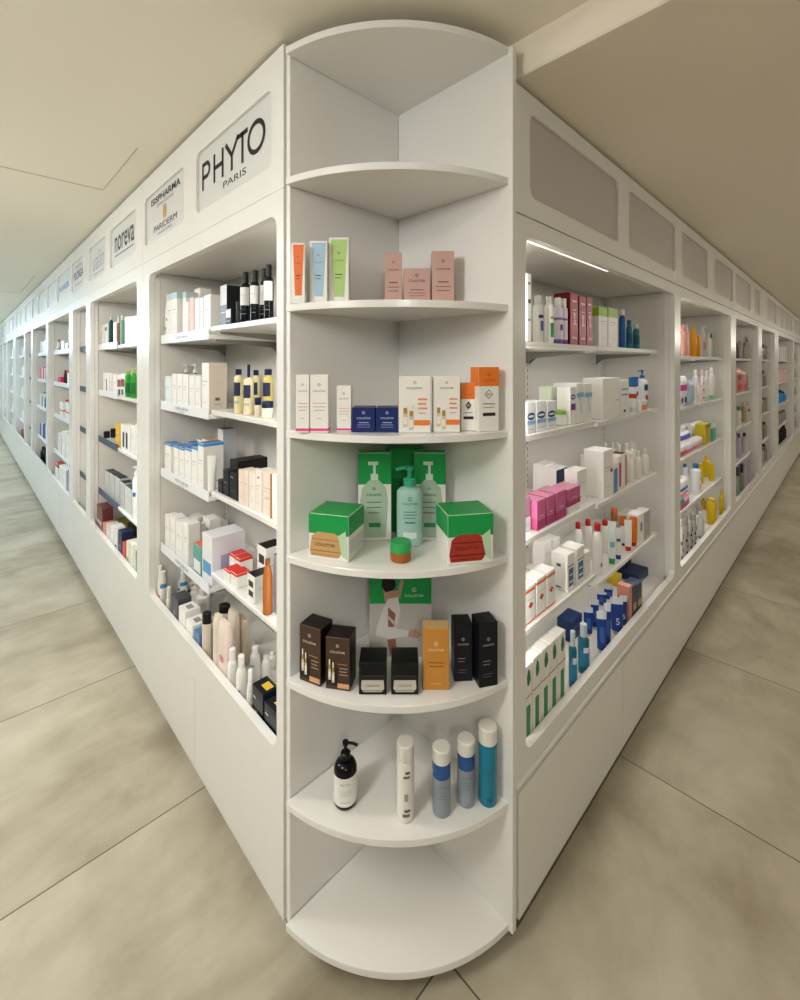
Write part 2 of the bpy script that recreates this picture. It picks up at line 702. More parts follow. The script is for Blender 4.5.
# opening edges measured along each run
LO = [(1.098, Ly(149)), (Ly(137), Ly(90)), (Ly(86), Ly(72.5)), (Ly(69), Ly(48)), (Ly(46), Ly(32.5)), (Ly(31), Ly(25)), (Ly(24), Ly(15.5)), (Ly(13), Ly(7))]
for _ in range(4): LO.append((LO[-1][1] + .2, LO[-1][1] + 1.3))
LB = [1.0605] + [(LO[i][1] + LO[i + 1][0]) / 2 for i in range(len(LO) - 1)] + [LO[-1][1] + .08]
RO = [(1.112, Rx(674.7)), (Rx(680.5), Rx(731)), (Rx(736), Rx(758.5)), (Rx(762), Rx(774.8)), (Rx(778.5), Rx(793.0))]
for _ in range(4): RO.append((RO[-1][1] + .22, RO[-1][1] + 1.5))
RB = [1.056] + [(RO[i][1] + RO[i + 1][0]) / 2 for i in range(len(RO) - 1)] + [RO[-1][1] + .08]

# sign boards
LS = [(Ly(272), Ly(196)), (Ly(184), Ly(144)), (Ly(136), Ly(110)), (Ly(105), Ly(89)), (Ly(83), Ly(71)), (Ly(69), Ly(57))]
RS = [(Rx(530), Rx(619)), (Rx(629), Rx(675.5)), (Rx(682), Rx(708)), (Rx(714.5), Rx(733)), (Rx(736), Rx(750.5)), (Rx(754), Rx(765)), (Rx(767.2), Rx(776.2))]


def header_cells(bounds, signs):
    """each bay gets the boards whose middle lies in it; boards beyond the measured ones are spaced evenly"""
    res = []
    allS = list(signs)
    while allS[-1][1] < bounds[-1] - .5:
        s0 = allS[-1][1] + .12
        allS.append((s0, s0 + .55))
    for i in range(len(bounds) - 1):
        a, b = bounds[i], bounds[i + 1]
        mine = [s for s in allS if a <= (s[0] + s[1]) / 2 < b]
        mine = [(max(s[0], a + .03), min(s[1], b - .03)) for s in mine]
        mine = [s for s in mine if s[1] - s[0] > .12]
        if not mine:
            mine = [(a + .06, b - .06)]
        cells = []
        for k, s in enumerate(mine):
            c0 = a + .0012 if k == 0 else (mine[k - 1][1] + s[0]) / 2
            c1 = b - .0012 if k == len(mine) - 1 else (s[1] + mine[k + 1][0]) / 2
            cells.append((c0, c1, s[0], s[1]))
        res.append(cells)
    return res


ORD = ['first', 'second', 'third', 'fourth', 'fifth', 'sixth', 'seventh', 'eighth', 'ninth', 'tenth', 'eleventh', 'twelfth', 'thirteenth', 'fourteenth',
       'fifteenth', 'sixteenth', 'seventeenth', 'eighteenth', 'nineteenth', 'twentieth']
SIGNTXT = [['PHYTO', 'ISIS'], ['noreva', 'ualin'], ['FILORGA'], ['nutris']] + [[]] * 9
cells = header_cells(LB, LS)
LABS_L = ['white display cabinet beside the corner shelf, black lettered signs on its header',
          'second lettered-sign display cabinet from the corner, green bottles on its second shelf',
          'narrow white display cabinet with dark blue shelf edges, third in the lettered run']
for i in range(len(LO)):
    sp = {0: 1.675, 1: None}.get(i)
    if i == 1: sp = Ly(118) * (XL + REC) / XL
    dr = [LB[i], LB[i + 1]]
    if i == 0: dr = [LB[0], 1.69, LB[1]]
    elif LB[i + 1] - LB[i] > .9: dr = [LB[i], (LB[i] + LB[i + 1]) / 2 + .05, LB[i + 1]]
    r = make_bay('L', i, LB[i], LB[i + 1], LO[i][0], LO[i][1], 1.946, 0.489, 2.010, 2.394,
                 (LZN if i == 0 else LZF, LZF), sp, cells[i], dr, 'white' if i == 0 else ('mix' if i == 1 else ('blue' if i in (2, 5) else 'plain')), SIGNTXT[i])
    tag(r, LABS_L[i] if i < 3 else f'tall white display cabinet, {ORD[i]} from the corner in the lettered-sign run', 'display cabinet', 'cabinets under the lettered signs')
cells = header_cells(RB, RS)
LABS_R = ['white display cabinet beside the corner shelf, blank grey panels on its header',
          'second blank-header display cabinet from the corner, yellow bottles on its lower shelves']
for i in range(len(RO)):
    sp = {0: 1.725, 1: (RO[1][0] + RO[1][1]) / 2 - .02}.get(i)
    n = max(1, round((RB[i + 1] - RB[i]) / .787))
    dr = [RB[i] + (RB[i + 1] - RB[i]) * k / n for k in range(n + 1)]
    if i == 0: dr = [RB[0], 1.822, RB[1]]
    r = make_bay('R', i, RB[i], RB[i + 1], RO[i][0], RO[i][1], 1.896, 0.466, 1.948, 2.298,
                 (RZN if i == 0 else RZ2, RZF if i == 0 else RZ2), sp, cells[i], dr, door_top=0.409)
    tag(r, LABS_R[i] if i < 2 else f'tall white display cabinet, {ORD[i]} from the corner in the blank-header run', 'display cabinet', 'cabinets under the blank headers')

# ---------------------------------------------------------------- rounded corner shelf
CX, CY = 1.012, 1.034            # inner corner of the unit
LX, RY_ = 0.6145, 0.614           # front edges of its two side panels
corner = empty('corner_shelf', (CX, CY, 0))
tag(corner, 'white quarter-round corner shelf unit with seven curved tiers between the two runs', 'shelf unit')
corg = (CX, CY, 0)
m = MB(); m.box(LX, CX + .018, CY, CY + .018, .07, 2.362, WHITE, .0015); m.build('side_panel', corner, corg)
m = MB(); m.box(CX, CX + .018, RY_, CY - .0005, .07, 2.362, WHITE, .0015); m.build('side_panel', corner, corg)


def arc_edge(n=40):
    a, b = Vector((LX, CY - .0005)), Vector((CX - .0005, RY_))
    ch = b - a
    sag = 0.093
    R = (ch.length ** 2 / 4 + sag ** 2) / (2 * sag)
    mid = (a + b) / 2
    inward = (Vector((CX, CY)) - mid).normalized()
    c = mid + inward * (R - sag)
    a0 = math.atan2(a.y - c.y, a.x - c.x)
    a1 = math.atan2(b.y - c.y, b.x - c.x)
    if a0 < 0: a0 += 2 * math.pi
    if a1 < 0: a1 += 2 * math.pi
    return [(c.x + R * math.cos(a0 + (a1 - a0) * k / n), c.y + R * math.sin(a0 + (a1 - a0) * k / n)) for k in range(n + 1)]


ARC = arc_edge()
CZ = [2.023, 1.694, 1.368, 1.045, 0.723, 0.404, 0.088]


def tier(name, z, th=.018):
    pl = ARC + [(CX - .0005, CY - .0005)]
    c = Vector((CX - .15, CY - .15))
    def sc(s_): return [(c.x + (p[0] - c.x) * s_, c.y + (p[1] - c.y) * s_) if i < len(ARC) and 0 < i < len(ARC) - 1 else p for i, p in enumerate(pl)]
    m = MB()
    e = .0015
    m.loft([[(x, y, z - th) for x, y in sc(.995)], [(x, y, z - th + e) for x, y in sc(1)], [(x, y, z - e) for x, y in sc(1)], [(x, y, z) for x, y in sc(.995)]], WHITE)
    for i in range(len(m.sm)): m.sm[i] = False
    return m.build(name, corner, corg)


tier('top_panel', 2.362)
for z in CZ: tier('shelf', z)
m = MB(); m.box(LX + .07, CX - .01, CY - .06, CY - .045, 0, .068, TOE, .001)
m.box(CX - .06, CX - .045, RY_ + .07, CY - .06, 0, .068, TOE, .001); m.build('plinth', corner, corg)
# filler block between unit and ceiling
m = MB(); m.box(LX + .05, CX + .02, CY + .002, CY + .017, 2.363, 2.398, WHITE_M); m.build('filler_strip', corner, corg)

# ---------------------------------------------------------------- product makers
# local frame: base centre at origin, front towards -y
def print_fn(face, w, d, h, e=.0006):
    if face == 'front': return lambda x, z: (x, -d / 2 - e, h / 2 + z)
    if face == 'right': return lambda x, z: (w / 2 + e, x, h / 2 + z)
    if face == 'left': return lambda x, z: (-w / 2 - e, -x, h / 2 + z)
    return lambda x, z: (x, z, h + e)                      # top: z runs to the back


def face_size(face, w, d, h):
    return {'front': (w, h), 'right': (d, h), 'left': (d, h), 'top': (w, d)}[face]


def make_box(w, d, h, c='#f2f0ea', top=None, rough=.38, pr=(), tx=(), wrap=(), side=None, name='carton'):
    m = MB()
    b = mat(c, rough)
    fc = {}
    if top: fc['top'] = mat(top, rough)
    if side: fc['left'] = fc['right'] = mat(side, rough)
    m.box(-w / 2, w / 2, -d / 2, d / 2, 0, h, b, .0012, fc)
    # tuck-flap seam on the lid
    m.face([(-w / 2 + .002, d / 2 - .004, h + .0003), (w / 2 - .002, d / 2 - .004, h + .0003), (w / 2 - .002, d / 2 - .0032, h + .0003), (-w / 2 + .002, d / 2 - .0032, h + .0003)], mat('#8a867c', .6))
    for f0, f1, col in wrap:
        for fa in ('front', 'left', 'right'):
            fw, fh = face_size(fa, w, d, h)
            fn = print_fn(fa, w, d, h, .0004)
            q = .496
            m.face([fn(-fw * q, (f0 - .5) * fh), fn(fw * q, (f0 - .5) * fh), fn(fw * q, (f1 - .5) * fh), fn(-fw * q, (f1 - .5) * fh)], mat(col, rough))
    for i, p in enumerate(pr):
        fa, x0, x1, z0, z1, col = p[:6]
        fw, fh = face_size(fa, w, d, h)
        fn = print_fn(fa, w, d, h, .0006 + .00012 * i)
        pm = mat(col, rough)
        if len(p) > 6 and p[6] == 'oval':
            m.face([fn(((x0 + x1) / 2 - .5 + (x1 - x0) / 2 * math.cos(a)) * fw, ((z0 + z1) / 2 - .5 + (z1 - z0) / 2 * math.sin(a)) * fh) for a in [2 * math.pi * k / 20 for k in range(20)]], pm)
        elif len(p) > 6 and p[6] == 'dia':
            cx, cz = (x0 + x1) / 2 - .5, (z0 + z1) / 2 - .5
            m.face([fn((x0 - .5) * fw, cz * fh), fn(cx * fw, (z0 - .5) * fh), fn((x1 - .5) * fw, cz * fh), fn(cx * fw, (z1 - .5) * fh)], pm)
        elif len(p) > 6:                                    # polygon in face fractions
            m.face([fn((a - .5) * fw, (b_ - .5) * fh) for a, b_ in p[6]], pm)
        else:
            m.face([fn((x0 - .5) * fw, (z0 - .5) * fh), fn((x1 - .5) * fw, (z0 - .5) * fh), fn((x1 - .5) * fw, (z1 - .5) * fh), fn((x0 - .5) * fw, (z1 - .5) * fh)], pm)
    for fa, st, fx, fz, fwid, col in tx:
        fw, fh = face_size(fa, w, d, h)
        fn = print_fn(fa, w, d, h, .0022 if len(pr) > 8 else .0018)
        m.text(st, fwid * fw, mat(col, .5), lambda x, z: fn((fx - .5) * fw + x, (fz - .5) * fh + z))
    return m.build(name)


def curved(r, sy, e=.0007):
    return lambda x, z: ((r + e) * math.sin(x / r), -(r + e) * math.cos(x / r) * sy, z)


def make_bottle(r, h, c='#f4f2ec', cap='#f4f2ec', lab=None, bands=(), cf=.18, nr=.5, sh=.8, cr=None, sy=1.0, rough=.3, trans=0.0, la=(.2, .65),
                tx=(), pump=None, capr=.35, lw=1.15, stripes=(), name='bottle', tilt=0):
    root = empty(name)
    seg = 20
    bm_ = mat(c, rough, trans=trans)
    Hc = cf * h
    Hb = h - Hc
    rn = r * nr
    zs = sorted({.006 if h > .05 else .002, sh * Hb} | {f * Hb for f0, f1, _ in bands for f in (f0, f1) if f < sh})
    prof = [(r * .9, 0), (r * .97, .002)] + [(r, z) for z in zs if z > .002]
    mats = []
    def colat(z):
        for f0, f1, col in bands:
            if f0 * Hb - 1e-6 <= z < f1 * Hb - 1e-6: return mat(col, rough)
        return bm_
    for k in range(1, 7):
        a = math.pi / 2 * k / 6
        prof.append((rn + (r - rn) * math.cos(a), sh * Hb + (Hb * .97 - sh * Hb) * math.sin(a)))
    prof.append((rn, Hb))
    for j in range(len(prof) - 1):
        mats.append(colat((prof[j][1] + prof[j + 1][1]) / 2))
    m = MB(); m.lathe(prof, bm_, seg, sy=sy, mats=mats); m.build('body', root)
    cm = mat(cap, capr)
    R = cr * r if cr else rn * 1.12
    if pump:
        m = MB()
        a = Hb
        m.lathe([(R, a), (R, a + Hc * .32), (R * .8, a + Hc * .38)], cm, 16)
        m.lathe([(R * .35, a + Hc * .38), (R * .35, a + Hc * .78)], cm, 10)
        m.lathe([(R * .5, a + Hc * .74), (R * .62, a + Hc * .8), (R * .62, h - .001), (R * .3, h)], cm, 12)
        s_ = 1 if pump == 'R' else -1
        L_ = r * 1.05
        m.tube([(0, 0, h - Hc * .1), (s_ * L_ * .6, -.004, h - Hc * .1), (s_ * L_, -.006, h - Hc * .2)], R * .28, cm, 8)
        m.build('pump', root)
    else:
        m = MB(); m.lathe([(R, Hb * .995), (R, h - min(.003, R * .2)), (R - min(.003, R * .2), h)], cm, seg, sy=sy if cr else 1.0); m.build('cap', root)
    if lab:
        m = MB()
        w = lw
        n = 10
        fn = curved(r, sy)
        lm = mat(lab, .45)
        for k in range(n):
            x0, x1 = (-w + 2 * w * k / n) * r, (-w + 2 * w * (k + 1) / n) * r
            m.face([fn(x0, la[0] * Hb), fn(x1, la[0] * Hb), fn(x1, la[1] * Hb), fn(x0, la[1] * Hb)], lm, True)
        lb = m.build('label', root)
    if tx or stripes:
        m = MB()
        for f0, f1, x0, x1, col in stripes:
            fn = curved(r, sy, .0011)
            n = 5
            for k in range(n):
                a0, a1 = x0 + (x1 - x0) * k / n, x0 + (x1 - x0) * (k + 1) / n
                m.face([fn(a0 * r, f0 * Hb), fn(a1 * r, f0 * Hb), fn(a1 * r, f1 * Hb), fn(a0 * r, f1 * Hb)], mat(col, .45))
        for st, fz, wid, col in tx:
            fn = curved(r, sy, .0013)
            m.text(st, wid * r * 2, mat(col, .5), lambda x, z: fn(x, fz * Hb + z))
        m.build('printing', root)
    return root


def make_tube(r, h, c='#f4f2ec', cap='#f4f2ec', bands=(), cf=.14, stripes=(), tx=(), rough=.35, name='tube'):
    root = empty(name)
    Hc = cf * h
    m = MB(); m.lathe([(r * .78, 0), (r * .8, Hc * .9), (r * .76, Hc)], mat(cap, .35), 18); m.build('cap', root)
    n = 20
    zs = sorted({0, .02, .25, .5, .75, .93, .96, 1.0} | {f for f0, f1, _ in bands for f in (f0, f1)})

    def el(f):
        rx = r * (.96 + .14 * f)
        ry = max(.0012, r * .96 * (1 - f / .95) ** .8) if f < .95 else .0012
        return rx, ry
    rings = []
    for f in zs:
        rx, ry = el(f)
        rings.append([(rx * math.cos(2 * math.pi * k / n), ry * math.sin(2 * math.pi * k / n), Hc + f * (h - Hc)) for k in range(n)])
    ms = []
    for a, b in zip(zs[:-1], zs[1:]):
        f = (a + b) / 2
        ms.append(next((mat(col, rough) for f0, f1, col in bands if f0 <= f < f1), mat(c, rough)))
    m = MB(); m.loft(rings, ms); m.build('body', root)
    if tx or stripes:
        m = MB()
        def fn(x, f):
            rx, ry = el(max(0, min(.94, f)))
            q = max(-.95, min(.95, x))
            return (rx * q, -(ry * math.sqrt(1 - q * q)) - .0009, Hc + f * (h - Hc))
        for f0, f1, x0, x1, col in stripes:
            for i in range(4):
                for k in range(4):
                    a0, a1 = x0 + (x1 - x0) * k / 4, x0 + (x1 - x0) * (k + 1) / 4
                    g0, g1 = f0 + (f1 - f0) * i / 4, f0 + (f1 - f0) * (i + 1) / 4
                    m.face([fn(a0, g0), fn(a1, g0), fn(a1, g1), fn(a0, g1)], mat(col, .45))
        for st, fz, wid, col in tx:
            def g(x, z):
                p = fn(x / r, fz + z / (h - Hc))
                return (p[0], p[1] - .0005, p[2])
            m.text(st, wid * r * 2, mat(col, .5), g)
        m.build('printing', root)
    return root


def make_jar(r, h, c='#f4f2ec', lid='#1e2a4a', lf=.4, lab=None, rough=.3, trans=0.0, name='jar', tx=()):
    root = empty(name)
    Hl = lf * h
    Hb = h - Hl
    m = MB(); m.lathe([(r * .88, 0), (r * .97, .003), (r * .98, Hb * .85), (r * .9, Hb)], mat(c, rough, trans=trans), 22); m.build('body', root)
    m = MB(); m.lathe([(r * .99, Hb + .0003), (r, Hb + .002), (r, h - .003), (r * .94, h)], mat(lid, .35), 22); m.build('lid', root)
    if lab:
        m = MB()
        fn = curved(r * .985, 1)
        for k in range(10):
            x0, x1 = (-1.2 + 2.4 * k / 10) * r, (-1.2 + 2.4 * (k + 1) / 10) * r
            m.face([fn(x0, Hb * .15), fn(x1, Hb * .15), fn(x1, Hb * .8), fn(x0, Hb * .8)], mat(lab, .45), True)
        m.build('label', root)
    return root


def make_pack(w, d, h, c='#f4f2ec', bands=(), pr=(), name='soft_pack'):
    """pillow-like flow pack"""
    m = MB()
    n = 24
    zs = sorted({0, .04, .15, .35, .65, .85, .95, 1.0} | {f for f0, f1, _ in bands for f in (f0, f1)})
    rings = []
    for f in zs:
        s_ = min(1, .55 + 1.2 * min(f, 1 - f) ** .5)
        r_ = []
        for k in range(n):
            a = 2 * math.pi * k / n
            ca, sa = math.cos(a), math.sin(a)
            e = .5
            r_.append((w / 2 * math.copysign(abs(ca) ** e, ca) * (.9 + .1 * s_), d / 2 * s_ * math.copysign(abs(sa) ** e, sa), f * h))
        rings.append(r_)
    ms = []
    for a, b in zip(zs[:-1], zs[1:]):
        f = (a + b) / 2
        ms.append(next((mat(col, .35) for f0, f1, col in bands if f0 <= f < f1), mat(c, .35)))
    m.loft(rings, ms)
    for x0, x1, z0, z1, col in pr:
        k = 16
        cx, cz = (x0 + x1) / 2 - .5, (z0 + z1) / 2
        m.face([((cx + (x1 - x0) / 2 * math.cos(2 * math.pi * q / k)) * w, -d / 2 - .0012, (cz + (z1 - z0) / 2 * math.sin(2 * math.pi * q / k)) * h) for q in range(k)], mat(col, .4))
    return m.build(name)


PROTO = {}


def freeze(v):
    if isinstance(v, dict): return tuple(sorted((k, freeze(x)) for k, x in v.items()))
    if isinstance(v, (list, tuple)): return tuple(freeze(x) for x in v)
    return v


def spawn(fn, args, kw):
    key = (fn.__name__, freeze(args), freeze(kw))
    if key in PROTO:
        return copy_tree(PROTO[key])
    o = fn(*args, **kw)
    PROTO[key] = o
    return o


CAT = {'make_box': 'carton', 'make_bottle': 'bottle', 'make_tube': 'tube', 'make_jar': 'jar', 'make_pack': 'pack'}
# ---------------------------------------------------------------- things on the corner shelf
FACE = math.radians(-45)


def sit(px0, py0, px1, py1, z, d):
    """front bottom edge seen from (px0,py0) to (px1,py1) on level z -> centre, width, turn, distance"""
    ax, ay, ta = on_level(px0, py0, z)
    bx, by, tb = on_level(px1, py1, z)
    e = Vector((bx - ax, by - ay))
    th = math.atan2(e.y, e.x)
    inw = Vector((-math.sin(th), math.cos(th)))
    c = Vector(((ax + bx) / 2, (ay + by) / 2)) + inw * d / 2
    return c, e.length, th, (ta + tb) / 2


def y_for(t, z): return HZ + (CAM - z) * F / t


def cbox(px0, py0, px1, py1, ytop, z, d, label, cat='carton', group=None, shrink=.985, **kw):
    c, w, th, t = sit(px0, py0, px1, py1, z, d)
    for k in range(40):                     # keep clear of the two side panels
        ok = True
        for sx in (-1, 1):
            for sy in (-1, 1):
                x = c.x + math.cos(th) * sx * w / 2 - math.sin(th) * sy * d / 2
                y = c.y + math.sin(th) * sx * w / 2 + math.cos(th) * sy * d / 2
                if x > CX - .004 or y > CY - .004: ok = False
        if ok: break
        inw = Vector((-math.sin(th), math.cos(th))) * d / 2
        c = (c - inw) * .992 + inw
        w *= .992
        t *= .992
    if k > 0: print('nudge', label, k)
    h = z_at(ytop, t) - z
    o = spawn(make_box, (round(w * shrink, 4), d, round(h, 4)), kw)
    o.location = (c.x, c.y, z + .0006)
    o.rotation_euler = (0, 0, th)
    tag(o, label, cat, group)
    return o


def cround(fn, pxc, ybot, dia_px, ytop, z, label, cat, turn=0, group=None, t=None, **kw):
    if t is None: t = on_level(pxc, ybot, z)[2]
    wx, wy = ray(pxc)
    r = dia_px * t / F / 2
    tc = t + r * .9
    h = z_at(ytop, tc) - z
    o = spawn(fn, (round(r, 4), round(h, 4)), kw)
    while wx * tc + r * 1.05 > CX - .004 or wy * tc + r * 1.05 > CY - .004: tc *= .995
    o.location = (wx * tc, wy * tc, z + .0006)
    o.rotation_euler = (0, 0, FACE + math.radians(turn))
    tag(o, label, cat, group)
    return o


zA, zB, zC, zD, zE, zF, zG = CZ
K = '#2b2b30'
# second tier: tube cartons and rose cartons
for px0, px1, yt, col, nm in ((291.5, 305, 243, '#ee7a45', 'orange'), (309.5, 327.3, 241, '#a9c6d8', 'pale blue'), (328.6, 349, 237.5, '#b3d283', 'light green')):
    yb = y_for(1.14 if px0 < 300 else (1.165 if px0 < 320 else 1.185), zB)
    cbox(px0, yb, px1, yb, yt, zB, .03, f'white carton printed with {"an" if nm[0] == "o" else "a"} {nm} tube, second tier of the corner shelf', group='tube cartons on the corner shelf',
         pr=(('front', 0, 1, .12, .9, col, ((.10, .97), (.93, .97), (.76, .13), (.26, .13))), ('front', .3, .72, .08, .13, '#f7f6f2'),
             ('right', .2, .8, .2, .6, '#d9d6cd'), ('front', .33, .68, .45, .462, K), ('front', .33, .62, .40, .41, K)),
         tx=(('front', 'COLLISTAR', .5, .66, .42, K), ('front', '\u00a9', .5, .77, .13, K)))
for px0, px1, yt, nm in ((384.7, 402, 252.5, 'slim tall rose carton, beside the low rose one on the corner shelf'), (403.5, 430.3, 268.5, 'low wide rose carton between two taller ones on the corner shelf'), (431.8, 454.5, 251, 'wide tall rose carton beside the low rose one on the corner shelf')):
    yb = y_for(1.22, zB)
    cbox(px0, yb, px1, yb, yt, zB, .045, nm, group='rose cartons on the corner shelf', c='#c9a095',
         pr=(('front', .25, .75, .44, .46, '#5c4a48'), ('front', .15, .85, .36, .375, '#7a625e'), ('front', .2, .8, .29, .305, '#7a625e')),
         tx=(('front', 'COLLISTAR', .5, .68, .62, K), ('front', '\u00a9', .5, .82, .14, K)))
# third tier
for px0, px1, yt, yb, nm in ((295.8, 309.3, 375, 433, 'tall white carton with pink base stripe, against the side panel'), (310, 328.5, 375, 433, 'tall white carton with pink base stripe, second from the side panel'), (336.5, 351.3, 386, 432, 'short white carton with pink base stripe beside navy boxes')):
    cbox(px0, yb, px1, yb, yt, zC, .034, nm, group='white and pink cartons on the corner shelf', c='#f1eee7', wrap=((.03, .075, '#e0508f'),),
         pr=(('front', .15, .85, .5, .515, '#e6a9b8'), ('front', .15, .85, .44, .455, '#e6a9b8'), ('front', .2, .8, .38, .392, '#b9b4ac'), ('front', .35, .65, .24, .25, '#c8a0a8')),
         tx=(('front', 'COLLISTAR', .5, .72, .7, '#6a6566'), ('front', '\u00a9', .5, .83, .18, '#6a6566')))
for px0, px1, nm in ((352, 375.3, 'navy blue box with silver lettering, beside the short white carton'), (376, 398.3, 'navy blue box with silver lettering, beside the dropper carton')):
    cbox(px0, 432.5, px1, 432.5, 408, zC, .06, nm, group='navy boxes on the corner shelf', c='#1f2d66',
         pr=(('front', .28, .72, .38, .41, '#b9c2dd'), ('front', .22, .78, .29, .315, '#8f9cc6'), ('front', .22, .78, .2, .22, '#8f9cc6')),
         tx=(('front', 'COLLISTAR', .5, .58, .6, '#d5dbec'), ('front', '\u00a9', .5, .8, .13, '#d5dbec')))


def dropper_print(x, z, s=1.0):
    """two printed dropper bottles"""
    out = []
    for dx, dz in ((0, 0), (.19, -.05)):
        out += [('front', x + dx - .075 * s, x + dx + .075 * s, z + dz, z + dz + .24 * s, '#cfc7b4'), ('front', x + dx - .06 * s, x + dx + .06 * s, z + dz + .05, z + dz + .18 * s, '#efe9da'),
                ('front', x + dx - .06 * s, x + dx + .06 * s, z + dz + .24 * s, z + dz + .34 * s, '#b08a3e'), ('front', x + dx - .035 * s, x + dx + .035 * s, z + dz + .34 * s, z + dz + .46 * s, '#f3efe6')]
    return tuple(out)


for px0, px1, yt, yb, nm in ((398.8, 430.7, 376.5, 433, 'white carton printed with dropper bottles and orange band, beside the navy boxes'), (433, 460.3, 376.5, 432.3, 'white carton printed with dropper bottles and orange band, beside the sunscreen cartons')):
    cbox(px0, yb, px1, yb, yt, zC, .05, nm, group='dropper cartons on the corner shelf', c='#efece2',
         pr=dropper_print(.2, .1) + (('front', .48, .98, .135, .225, '#ee7f32'), ('front', .6, .9, .58, .61, '#e9967a'), ('front', .6, .86, .5, .53, '#e9967a'), ('front', .6, .9, .42, .45, '#e9967a'), ('front', .62, .84, .34, .36, '#c9b7a8')),
         tx=(('front', 'COLLISTAR', .5, .79, .5, '#4a4a50'), ('front', '\u00a9', .5, .89, .1, '#4a4a50')))
cbox(461.3, 431, 475.6, 431, 383, zC, .026, 'small white sunscreen carton with orange upper part on the corner shelf', group='sunscreen cartons', c='#f1eee6', top='#ee8030', wrap=((.66, .995, '#ee8030'),),
     pr=(('front', .28, .72, .44, .62, '#55555a', 'dia'), ('front', .15, .85, .24, .3, '#3a3436'), ('front', .2, .8, .37, .385, '#8a8580')),
     tx=(('front', 'COLLISTAR', .5, .76, .64, '#b0521c'), ('front', '50+', .5, .53, .26, '#f1eee6')))
cbox(478.5, 429, 499, 428, 367, zC, .045, 'tall white 50+ sunscreen carton with orange upper part on the corner shelf', group='sunscreen cartons', c='#f1eee6', top='#ee8030', wrap=((.70, .995, '#ee8030'),),
     pr=(('front', .3, .7, .5, .65, '#55555a', 'dia'), ('front', .33, .67, .515, .635, '#f1eee6', 'dia'), ('front', .2, .82, .24, .29, '#3a3436'), ('front', .2, .8, .42, .435, '#8a8580'), ('front', .25, .75, .37, .38, '#8a8580')),
     tx=(('front', 'COLLISTAR', .5, .79, .6, '#b0521c'), ('front', '\u00a9', .5, .88, .16, '#b0521c'), ('front', '50+', .5, .575, .26, '#3a3436')))
# fourth tier, green
GR, GRD = '#1f9a4c', '#147a3a'


def pump_print():
    b = '#a9bfaa'
    return (('front', 0, 1, 0, 1, b, ((.1, .03), (.84, .03), (.9, .45), (.84, .6), (.62, .69), (.34, .69), (.12, .6), (.05, .45))),
            ('front', .38, .6, .69, .76, '#cfe0d2'), ('front', .45, .53, .76, .86, '#cfe0d2'), ('front', .3, .6, .86, .9, '#cfe0d2'),
            ('front', .32, .68, .15, .2, '#2a8a52'), ('front', .25, .7, .43, .44, '#5d7a66'), ('front', .25, .7, .37, .38, '#5d7a66'), ('front', .3, .66, .31, .32, '#5d7a66'))


tt = (('front', 'COLLISTAR', .48, .52, .44, '#34423a'), ('front', '\u00a9', .48, .59, .1, '#34423a'))
cbox(358, y_for(1.25, zD), 391.5, y_for(1.255, zD), 453, zD, .042, 'green and white carton printed with a pump bottle, behind the beige jar box', group='pump bottle cartons', c='#e6e8de', top=GR, wrap=((.64, .995, GR),), pr=pump_print(), tx=tt)
cbox(413.5, y_for(1.255, zD), 446, y_for(1.25, zD), 453, zD, .042, 'green and white carton printed with a pump bottle, behind the red jar box', group='pump bottle cartons', c='#e6e8de', top=GR, wrap=((.64, .995, GR),), pr=pump_print(), tx=tt)
cbox(386, y_for(1.315, zD), 424, y_for(1.315, zD), 448, zD, .045, 'dark green carton standing in the corner behind the pump bottle', group='pump bottle cartons', c=GRD, top=GR, wrap=((.64, .995, GR),),
     pr=(('front', .25, .75, .2, .5, '#2f8a56'),))
JB = dict(c='#ece9df', top=GR, wrap=((.56, .995, GR),))
for args, nm, jc, jd in (((308.5, 557.5, 349, 563, 515), 'green-topped box showing a beige jar on the corner shelf', '#c8a06c', '#a67c48'),
                         ((447.5, 561.5, 493.5, 557.5, 514.5), 'green-topped box showing a red jar on the corner shelf', '#a83a2c', '#7c2018')):
    fl = .78 if jc == '#c8a06c' else .8
    cbox(*args, zD, .105, nm, group='jar boxes on the corner shelf', **JB,
         pr=(('front', 0, 1, 0, 1, jc, ((.06, .06), (.74, .06), (.84, .18), (.80, .5), (.66, .6), (.22, .6), (.08, .5), (.03, .2))),
             ('front', .05, .8, .17, .2, jd), ('front', .05, .8, .10, .115, jd), ('front', .1, .78, .43, .45, jd),
             ('front', 0, 1, 0, 1, '#b9d9b4', ((.74, .55), (.93, .68), (.97, .05), (.84, .12))), ('right', .1, .9, .15, .45, '#d2d6ca')),
         tx=(('front', 'COLLISTAR', .42, .33, .5, '#5a3a24'),))
cround(make_bottle, 409.8, 549, 27, 466, zD, 'pale aqua bottle with a green pump head, centre of the green tier', 'pump bottle', turn=0,
       c='#a3c9bd', cap='#3aa980', pump='L', cf=.24, nr=.42, sh=.86, sy=.72, rough=.25, cr=.5, tx=(('COLLISTAR', .72, .62, '#2e4a4a'), ('\u00a9', .8, .16, '#2e4a4a')),
       stripes=((.58, .592, -.5, .5, '#4e7a74'), (.53, .542, -.5, .5, '#4e7a74'), (.48, .492, -.5, .4, '#4e7a74'), (.4, .42, -.4, .4, '#2f6a64'), (.15, .25, -.5, .5, '#d9e6de')), name='pump_bottle')
cround(make_jar, 400.7, 564, 22, 541, zD, 'small amber jar with a green lid in front of the pump bottle', 'jar', c='#a8602c', lid='#3aa85c', lf=.5)
